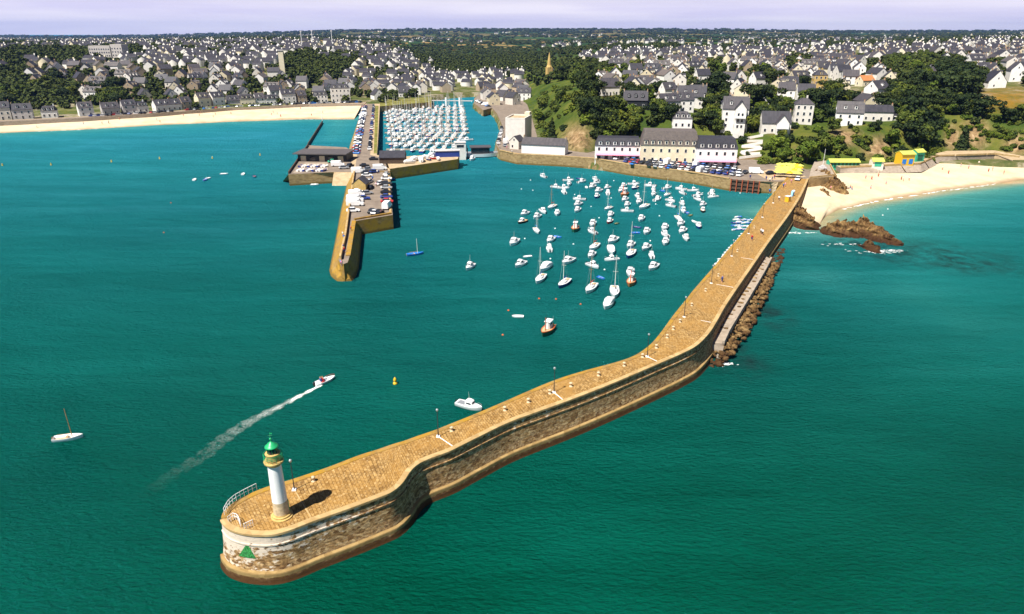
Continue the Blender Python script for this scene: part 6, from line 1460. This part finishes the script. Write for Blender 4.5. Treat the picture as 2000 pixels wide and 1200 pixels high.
# trees named by what the photograph shows: dark pines and shrubs of the headland
for px, py, k, lf, s in ((1474, 222, 'pine', 'pine', 1.55), (1490, 210, 'pine', 'pine', 1.3), (1460, 205, 'pine', 'pine', 1.1), (1395, 195, 'pine', 'pine', 1.35), (1404, 180, 'pine', 'pine', 1.3), (1382, 182, 'pine', 'pine', 1.0), (1600, 225, 'pine', 'pine', 1.35), (1620, 215, 'pine', 'pine', 1.2),
        (1590, 195, 'broad', 'leaf', 1.2), (1640, 190, 'pine', 'pine', 1.1), (1545, 205, 'broad', 'leaf', 1.1), (1850, 200, 'pine', 'pine', 1.7), (1880, 195, 'pine', 'pine', 1.7), (1826, 190, 'pine', 'pine', 1.6), (1868, 175, 'pine', 'pine', 1.6), (1800, 180, 'pine', 'pine', 1.3), (1840, 165, 'pine', 'pine', 1.5), (1810, 205, 'broad', 'leaf', 1.1),
        (1860, 218, 'broad', 'leaf', .9), (1895, 178, 'pine', 'pine', 1.5), (1780, 190, 'pine', 'pine', 1.2), (1755, 205, 'broad', 'leaf', 1.2), (1780, 240, 'pine', 'pine', 1.3), (1800, 262, 'pine', 'pine', 1.3), (1770, 262, 'broad', 'leaf', 1.2), (1812, 282, 'pine', 'pine', 1.2), (1790, 287, 'broad', 'leaf', 1.1), (1775, 280, 'pine', 'pine', 1.1), (1825, 240, 'broad', 'leaf', .9),
        (1875, 298, 'cone', 'pine', 1.25), (1882, 290, 'cone', 'pine', .9), (1240, 200, 'pine', 'pine', .9), (1150, 186, 'pine', 'pine', 1.4), (1135, 180, 'pine', 'pine', 1.3), (1160, 200, 'pine', 'pine', 1.2), (1120, 170, 'broad', 'leaf', 1.3), (1210, 195, 'broad', 'leaf', 1.1), (1205, 200, 'broad', 'leaf', 1.0), (1187, 150, 'broad', 'bright', 1.0),
        (1140, 225, 'pine', 'pine', 1.0), (1165, 236, 'pine', 'pine', .9), (1125, 212, 'broad', 'leaf', 1.0), (1095, 200, 'broad', 'leaf', 1.0), (1060, 215, 'broad', 'leaf', 1.0), (1050, 240, 'broad', 'bright', .9), (1078, 275, 'cone', 'pine', 1.1), (1068, 262, 'broad', 'leaf', .8), (1185, 255, 'pine', 'pine', 1.0), (1190, 262, 'broad', 'leaf', 1.0), (1220, 262, 'broad', 'leaf', 1.2),
        (1235, 268, 'broad', 'leaf', 1.0), (1210, 275, 'broad', 'leaf', 1.1), (1245, 240, 'pine', 'pine', .7), (1290, 232, 'broad', 'leaf', .9), (1385, 252, 'pine', 'pine', .9), (1375, 245, 'broad', 'leaf', .9), (1400, 262, 'broad', 'leaf', .8), (1470, 262, 'broad', 'leaf', .9), (1453, 262, 'cone', 'pine', .6), (1390, 232, 'broad', 'leaf', .8), (1420, 265, 'bush', 'leaf', .9),
        (1575, 320, 'broad', 'bright', 1.15), (1510, 310, 'broad', 'bright', 1.0), (1525, 320, 'broad', 'bright', .8), (1500, 280, 'pine', 'pine', .9), (1535, 285, 'broad', 'leaf', .9), (1610, 300, 'broad', 'leaf', .9), (1625, 262, 'broad', 'leaf', .8), (1680, 262, 'broad', 'leaf', 1.0), (1700, 255, 'broad', 'leaf', .9), (1735, 262, 'broad', 'leaf', .9), (1740, 285, 'broad', 'bright', .8), (1690, 278, 'bush', 'leaf', 1.2),
        (1068, 165, 'broad', 'leaf', 1.1), (1050, 168, 'broad', 'leaf', 1.1), (1090, 160, 'broad', 'leaf', 1.2), (1104, 155, 'pine', 'pine', 1.2), (1035, 160, 'broad', 'leaf', 1.0), (1130, 150, 'broad', 'leaf', 1.2), (1155, 152, 'pine', 'pine', 1.2), (1176, 140, 'broad', 'leaf', 1.1), (1220, 150, 'broad', 'leaf', 1.1), (1240, 145, 'broad', 'leaf', 1.2), (1260, 142, 'broad', 'leaf', 1.1), (1280, 136, 'broad', 'leaf', 1.1)):
    add_t(px, py, k, lf, s)
# shrubs all over the cliff face and headland slope
for i in range(118):
    px = r.uniform(1045, 1250); py = r.uniform(175, 298); k = r.random()
    if ell(px, py, 1128, 274, 34, 34): continue
    add_t(px, py, 'bush', 'leaf' if k < .45 else 'bright' if k < .8 else 'pine', r.uniform(.7, 1.6))
for i in range(90):
    px = r.uniform(1440, 1830); py = r.uniform(240, 322); k = r.random(); add_t(px, py, 'bush', 'leaf' if k < .5 else 'bright' if k < .75 else 'pine', r.uniform(.5, 1.4))
for i in range(95):
    px = r.uniform(1815, 2015); py = r.uniform(215, 302); k = r.random(); add_t(px, py, 'bush', 'leaf' if k < .5 else 'bright', r.uniform(.4, .9))
HF = 4200
def too_close(x, y): return any((x - a) ** 2 + (y - b) ** 2 < 40 for a, b, c in SITES)
cand = []
for i in range(HF):                                  # garden and street trees through the town
    if r.random() < .5: px = r.uniform(-20, 830); py = r.uniform(98, 214) 
    else: px = r.uniform(1150, 2020); py = r.uniform(92, 245)
    w = woods(px, py)
    if w and px > 1030 and py > 150 and r.random() < .6: continue
    if not w and r.random() < (.30 if px < 850 else .45): continue
    if hides(px, py, 'x') or ell(px, py, 1962, 203, 88, 34): continue
    p = hit(px, py, 330)
    if p is None or p.z < 4.25 or (not w and too_close(p.x, p.y)): continue
    if sdist(np.array([p.x]), np.array([p.y]), LANDP)[0] < 14: continue
    k = r.random(); e = px > 1150
    cand.append((p.x, p.y, p.z, 'pine' if k < (.35 if e else .3) else 'broad', 'pine' if k < (.35 if e else .3) else ('bright' if k > .86 else 'leaf'), r.uniform(.45, .95) * (1.25 if w else 1)))
cand += TL
cand.sort(key=lambda q: -(q[5] * (2.2 if q[3] == 'bush' else 4.2) / q[1])); indiv = [q for q in cand if q[3] != 'bush'][:272] + [q for q in cand if q[3] == 'bush']; rest = [q for q in cand if q[3] != 'bush'][272:]
def zone(px): return 'above west beach' if px < 850 else 'on the headland' if px > 1030 else 'by the river'
grp = {}
for q in indiv:
    px, py = proj(q[0], q[1], q[2]); grp.setdefault((q[3] == 'bush', zone(px), int((q[1] - 280) // 40)), []).append((px, q))
nmz = {}
for key in sorted(grp):
    b, zn, bd = key; rk = nmz.setdefault((b, zn), []); rk.append(bd); rn = len(rk)
    for i, (px, (x, y, z, k, lf, s)) in enumerate(sorted(grp[key], key=lambda e: e[0])):
        o = get_tree(k, lf, int(r.integers(0, 2 if k != 'broad' else 3))); o.location = (x, y, z - .2); o.rotation_euler = (0, 0, r.uniform(0, 6.28)); o.scale = (s * r.uniform(.9, 1.15), s * r.uniform(.9, 1.15), s)
        ds = {'broad': {'leaf': 'rounded dark green tree', 'bright': 'yellow-green rounded tree'}, 'pine': {'pine': 'dark pine'}, 'cone': {'pine': 'pointed conifer'}, 'bush': {'leaf': 'green shrub', 'bright': 'yellowish shrub', 'pine': 'dark shrub'}}[k][lf]
        o['label'] = '%s, %s from left in %s %s line %s' % (ds, ordw(i + 1), ordw(rn), 'shrub' if b else 'tree', zn); o['group'] = 'shrubs on the slopes' if b else 'trees of the town and headland'
print('trees', len(indiv), len(rest))
# woods and hedgerows past counting
tv, tf = crown_arrays(rnd_lumps(4.2, .2, 8.0, 7, 3), 150, 1.05, 3); PT = [(q[0], q[1], q[2], q[5]) for q in rest]
for cx, cy, rx, ry, n in ((615, 134, 66, 26, 330), (900, 112, 92, 34, 650), (1000, 122, 50, 30, 300), (20, 165, 42, 55, 160), (100, 112, 130, 13, 300), (110, 187, 60, 20, 110), (215, 104, 100, 10, 260), (60, 92, 80, 8, 200), (330, 92, 120, 7, 260), (480, 90, 60, 6, 120), (1120, 140, 85, 18, 230), (1840, 165, 85, 30, 160), (420, 104, 60, 8, 120), (700, 118, 40, 10, 80), (1800, 130, 80, 12, 160), (1560, 128, 30, 9, 60)):
    for i in range(n):
        a, q = r.uniform(0, 6.28), math.sqrt(r.random()); px, py = cx + rx * q * math.cos(a), cy + ry * q * math.sin(a); p = hit(px, py, 330)
        if p is not None and p.z > 4.3 and not too_close(p.x, p.y): PT.append((p.x, p.y, p.z, r.uniform(.65, 1.15)))
for i in range(900):
    px = r.uniform(-20, 2020); py = r.uniform(82, 125); D_ = None; p = hit(px, py, 500)
    if p is not None and p.y > 620 and not too_close(p.x, p.y) and not (1030 > px > 850 and py > 150): PT.append((p.x, p.y, p.z, r.uniform(.45, .95)))
for i in range(11000):                                # the far wooded country
    D_ = 1150 * (7.0) ** (r.random() ** .85); x = r.uniform(-.82, .82) * D_; e = math.sin(x / (D_ * .085) + D_ / 210) + .8 * math.sin(x / 143 - D_ / 390) + .5 * math.sin(x / 61 + D_ / 95)
    if e < -.45 and D_ < 5600: continue
    PT.append((x, D_, elev1(x, D_), r.uniform(.6, 1.2) * (1 + (D_ - 1150) / 3000)))
PT = np.array(PT); n = len(PT); print('wood clumps', n)
S3 = np.stack([PT[:, 3] * np.where(PT[:, 1] > 1500, 1.9, 1.0) * r.uniform(.85, 1.3, n), PT[:, 3] * r.uniform(.85, 1.3, n), PT[:, 3] * np.where(PT[:, 1] > 1500, .62, 1.0) * r.uniform(.8, 1.15, n)], -1)
tag(obj('woodland', scatter_mesh('woodland', tv, tf, np.zeros(len(tf)), PT[:, :3] - np.array([0, 0, .5]), S3, r.uniform(0, 6.28, n), [M['farleaf']])), 'dark green woods and hedges covering the distant hills', 'woods', kind='stuff')
# ------------------------------------------------------------------ vehicles
def car_proto(mat, van=False, wheels=False, L=4.2):
    t = thing('parked_van' if van else 'parked_car', '', 'van' if van else 'car'); w = 1.8 if not van else 2.05; x = L / 2; hz = .85; tz = 1.48 if not van else 2.35
    mb = MB()
    if van: st = [(-x, .45, 2.2), (-x + .08, .35, tz), (x - 1.5, .3, tz), (x - .75, .3, 1.25), (x - .05, .35, .95), (x, .45, .7)]
    else: st = [(-x, .42, .8), (-x + .1, .32, hz + .08), (-x + .9, .3, hz + .12), (x - 1.3, .3, hz + .08), (x - .15, .34, .72), (x, .45, .6)]
    rows = [[(a, w / 2, z0), (a, w / 2, z0 + (z1 - z0) * .7), (a, w * .43, z1), (a, -w * .43, z1), (a, -w / 2, z0 + (z1 - z0) * .7), (a, -w / 2, z0)] for a, z0, z1 in st]
    mb.grid(rows, flip=True); mb.add(rows[0], [tuple(range(6))]); mb.add(rows[-1], [tuple(range(6))[::-1]])
    if not van:  # roof panel
        mb.box((-.25, 0, tz), (1.5, w * .72, .06), taper=.92)
    mb.build('body', M[mat], t)
    g = MB()
    if van: g.box((x - 1.08, 0, 1.78), (.12, w * .84, .72), ry=-.55); g.box((x - 1.75, 0, 1.85), (.8, w * .96, .5))
    else: g.grid([[(a, q * s, z) for s, z in ((1, z0), (.82, z1), (-.82, z1), (-1, z0))] for a, q, z0, z1 in ((-x + .45, w * .46, hz + .05, hz + .1), (-x + 1.0, w * .47, hz + .05, tz - .02), (.55, w * .47, hz + .05, tz - .02), (x - 1.25, w * .46, hz + .02, hz + .1))], flip=True)
    g.build('windows', M['glass'], t)
    for a in (-x * .62, x * .62):
        for b in (-1, 1):
            if wheels: m2 = MB(); m2.tube((a, b * (w / 2 - .2), .31), (a, b * (w / 2 + .01), .31), .31, seg=12); m2.build('wheel', M['black'], t)
    return t
CARM = ['white', 'dark', 'navy', 'red', 'steel', 'black', 'blue', 'white', 'steel', 'dark']; CW = dict(white='white', dark='dark grey', navy='dark blue', red='red', steel='silver', black='black', blue='bright blue')
CP = {}
def car(px, py, rz, mat, label, group, van=False, wheels=False, z=QZ + .015, pos=None):
    k = (mat, van, wheels)
    if k not in CP: CP[k] = car_proto(mat, van, wheels, 5.6 if van else 4.2)
    o = copy_tree(CP[k]) if USED.get(k) else CP[k]; USED[k] = 1; p = pos or P(px, py, z); o.location = p; o.rotation_euler = (0, 0, rz); o['label'] = label; o['group'] = group
r = np.random.default_rng(909)
def car_row(a, b, z, step, ang, word, group, skip=.12, wheels=False, van=.05):
    A, B = P(*a, z), P(*b, z); n = int((B - A).length / step); k = 0; base = math.atan2((B - A).y, (B - A).x)
    for i in range(n):
        if r.random() < skip: continue
        k += 1; m = CARM[int(r.integers(0, len(CARM)))]; v = r.random() < van; m = 'white' if v else m
        car(0, 0, base + R(ang) + R(r.normal(0, 2)), m, '%s %s %s, %s' % (CW[m], 'van' if v else 'car', word, ordw(k)), group, v, wheels, z, A.lerp(B, (i + .5) / n) + Vector((r.normal(0, .12), r.normal(0, .12), 0)))
car_row((694.5, 302), (712.5, 207), QZ + .015, 3.3, 70, 'along the beach side of the causeway counting from the jetty', 'cars on the causeway', .25)
car_row((721, 302), (730, 207), QZ + .015, 5.4, 4, 'along the marina side of the causeway counting from the jetty', 'cars on the causeway', .22)
for n_, a, b in (('front row by the water', (1232, 321.5), (1452, 345)), ('middle row', (1218, 316.5), (1462, 340)), ('back row before the facades', (1200, 311.5), (1440, 332))):
    car_row(a, b, QZ + .015, 2.55, 84, 'in the %s below the hotels' % n_, 'cars on the quay below the hotels', .10)
car_row((973, 283), (981, 250), QZ + .015, 5.3, 5, 'on the east channel bank counting from the sea', 'cars on the east bank', .15)
car_row((985, 288), (996, 240), QZ + .015, 5.2, 8, 'before the tall blank building from the sea', 'cars on the east bank', .2)
car_row((955, 210), (932, 198), QZ + .015, 4.4, 70, 'at the river head quay counting from the sea', 'cars on the east bank', .1)
i = 0; JC = [(700, 338, 'white', 1, 10), (717, 345, 'white', 0, 20), (715, 340, 'dark', 0, 15), (722, 357, 'steel', 0, 80), (724, 369, 'black', 0, 85), (717, 380, 'steel', 0, 25), (698, 377, 'white', 0, 8), (697, 384, 'white', 1, 8), (694, 394, 'white', 1, 6), (694, 402, 'white', 1, 6), (711, 390, 'navy', 0, 10), (690, 414, 'white', 0, 10), (727, 416, 'dark', 0, 80), (733, 418, 'steel', 0, 80), (741, 418, 'black', 0, 75), (743, 361, 'white', 0, 60),
      (755, 343, 'steel', 0, 85), (755, 351, 'white', 0, 5), (755, 361, 'dark', 0, 5), (755, 369, 'steel', 0, 5), (755, 378, 'black', 0, 5), (755, 387, 'navy', 0, 5), (756, 396, 'red', 0, 5), (756, 407, 'white', 1, 85), (731, 338, 'navy', 0, 40), (742, 332, 'white', 1, 15), (720, 333, 'steel', 0, 30), (712, 326, 'black', 0, 10), (730, 313, 'black', 0, 5), (660, 325, 'white', 1, 10), (672, 330, 'steel', 0, 15), (684, 326, 'dark', 0, 70), (650, 318, 'bgreen', 0, 10)]
CW['bgreen'] = 'green'
for i, (x, y, m, v, a) in enumerate(JC): car(x, y, R(a), m, '%s %s on the jetty car park, %s in order from the harbour end' % (CW[m], 'van' if v else 'car', ordw(sorted(JC, key=lambda q: -q[1]).index(JC[i]) + 1)), 'vehicles on the jetty car park', bool(v), True)
rd = resample([p.lerp(q, .35) for p, q in zip(PL([(180, 229), (300, 222), (450, 211), (600, 204), (708, 201.5)], 4.93), PL([(180, 226.5), (300, 220), (450, 209.4), (600, 202.4), (712, 199.6)], 4.93))], 86); k = 0
for a, b in zip(rd[:-1], rd[1:]):
    if r.random() < .3: continue
    k += 1; m = CARM[int(r.integers(0, len(CARM)))]; car(0, 0, math.atan2((b - a).y, (b - a).x) + R(r.choice([0, 60]) + r.normal(0, 3)), m, '%s car parked on the west beach promenade, %s from the left' % (CW[m], ordw(k)), 'cars on the promenade', False, False, 4.93, a)
car(1476, 339, R(-10), 'white', 'white van parked alone near the timber landing stage', None, True, True); car(1505, 341, R(20), 'black', 'black car parked beside the yellow cafe parasols', None, False, True); car(1558, 352, R(60), 'white', 'white car standing at the root of the long pier', None, False, True, zat(1555, 352) + .06)
for o in list(C.objects):
    if o.get('group') is None and o.get('label') in ('white van parked alone near the timber landing stage',): pass
# sailing dinghies ashore on the yacht club platform
for j in range(2):
    for i in range(9):
        place(PR['d' if (i + j) % 3 else 'dd'], USED, P(587 + i * 6.2 - j * 3, 325 + j * 8, QZ + .3), R(70 + r.normal(0, 6)), '%s ashore on the yacht club platform, %s from left in %s row' % (DESC['d' if (i + j) % 3 else 'dd'], ordw(i + 1), ('back', 'front')[j]), 'dinghies ashore at the yacht club', 1.05)
# small gear on the pier root
t = thing('kiosk', 'small yellow kiosk box by the sea wall of the pier root', 'kiosk'); MB().box((0, 0, .9), (1.5, 1.3, 1.8)).build('body', M['yellowp'], t); MB().box((0, 0, 1.86), (1.8, 1.6, .1)).build('roof', M['white'], t); z = zat(1538, 394); put(t, *P(1538, 394, z).xy, R(40), t['label'], None, z)
t = thing('board_rack', 'rack of white and blue boards leaning on the pier wall', 'board rack'); 
for i in range(4): MB().box((i * .5, 0, .9), (.1, .6, 2.2), ry=.3).build('board', M['white' if i % 2 else 'tarp'], t)
z = zat(1546, 384); put(t, *P(1546, 384, z).xy, R(50), t['label'], None, z)
# ------------------------------------------------------------------ people
PEO = [person('red', ''), person('white', '', False, 'dark'), person('navy', ''), person('blue', '', False, 'navy'), person('offwhite', '', False, 'skin'), person('pinkaw', '', False, 'skin'), person('skin', '', False, 'red'), person('skin', '', False, 'blue')]
CLO = ['red top', 'white top', 'dark top', 'blue top', 'cream top', 'pink top', 'red swimwear', 'blue swimwear']
def people(pts, zf, what, group, swim=False):
    for i, (x, y) in enumerate(sorted(pts)):
        k = int(r.integers(0 if not swim else 4, 8 if swim else 6)); src = PEO[k]; key = ('peo', k); o = src.copy() if USED.get(key) else src
        if USED.get(key): C.objects.link(o)
        USED[key] = 1; z = zf(x, y); p = z if isinstance(z, Vector) else P(x, y, z); o.location = p; o.rotation_euler = (0, 0, r.uniform(0, 6.28)); o['label'] = 'person in %s %s, %s from the left' % (CLO[k], what, ordw(i + 1)); o['group'] = group
def bz(A, B, x, y):
    best = None                       # height of the sand sheet under a measured spot
    for zt in np.linspace(0, 4.2, 43):
        q = P(x, y, zt); da = min((q.xy - p.xy).length for p in resample(A, 60)); db = min((q.xy - p.xy).length for p in resample(B, 60)); e = abs(zt - 4.0 * (da / (da + db)) ** .75)
        if best is None or e < best[0]: best = (e, zt)
    return best[1]
people([(1655, 372), (1660, 370), (1663, 373), (1690, 350), (1702, 352), (1760, 352), (1764, 354), (1775, 353), (1840, 332), (1852, 340), (1876, 326), (1891, 330), (1911, 322), (1930, 336), (1938, 333), (1970, 326), (1730, 362), (1700, 371), (1622, 372), (1715, 346), (1960, 340)], lambda x, y: bz(BE_W, BE_T, x, y) + .05, 'on the east beach', 'people on the east beach', True)
BWr, BTr = resample(BW_W, 90), resample(BW_T, 90); cand_ = []
for i in range(24):
    k = int(r.integers(32, 88)); f = r.uniform(.15, .8); p = BWr[k].lerp(BTr[k], f); p.z = 4.2 * f ** .8 + .05; cand_.append((proj(*p)[0], p))
pos_ = {round(a, 3): b for a, b in cand_}; people([(a, 0) for a in pos_], lambda x, y: pos_[x], 'on the west beach sand', 'people on the west beach', True)
people([(670, 463), (672, 469), (671, 488), (673, 494), (666, 519), (668, 521), (686, 452)], lambda x, y: QZ, 'on the narrow end of the inner jetty', 'people on the inner jetty')
people([(1486, 457), (1489, 459), (1496, 352), (1503, 356), (1508, 353), (1512, 349), (1530, 367), (1533, 365), (1521, 392), (1545, 358), (1468, 470), (1410, 552)], lambda x, y: zat(x, y) if x > 1400 and y > 357 else QZ + .03, 'on the long pier or its root', 'people on the long pier')
people([(774, 333), (786, 334), (790, 336), (1503, 377)], lambda x, y: 1.6, 'on a harbour slipway', 'people on the slipways')
people([(737, 340), (735, 365), (728, 352), (1240, 322), (1300, 331), (1420, 344), (1465, 349), (1000, 300), (990, 292)], lambda x, y: QZ + .02, 'walking on the harbour quays', 'people on the quays')
# ------------------------------------------------------------------ summer haze
hm = bpy.data.materials.new('haze'); hm.use_nodes = True; ht = hm.node_tree; ht.nodes.clear()
ho = ht.nodes.new('ShaderNodeOutputMaterial'); hv = ht.nodes.new('ShaderNodeVolumePrincipled'); ht.links.new(hv.outputs[0], ho.inputs['Volume'])
hv.inputs['Color'].default_value = (.22, .42, 1.0, 1); hv.inputs['Density'].default_value = 0.00004; hv.inputs['Anisotropy'].default_value = .2
mb = MB(); mb.box((0, 6000, 100), (26000, 14000, 210)); tag(mb.build('haze', hm), kind='stuff', label='thin blue summer haze over the far hills', cat='haze')
print('script objects', len(bpy.data.objects))
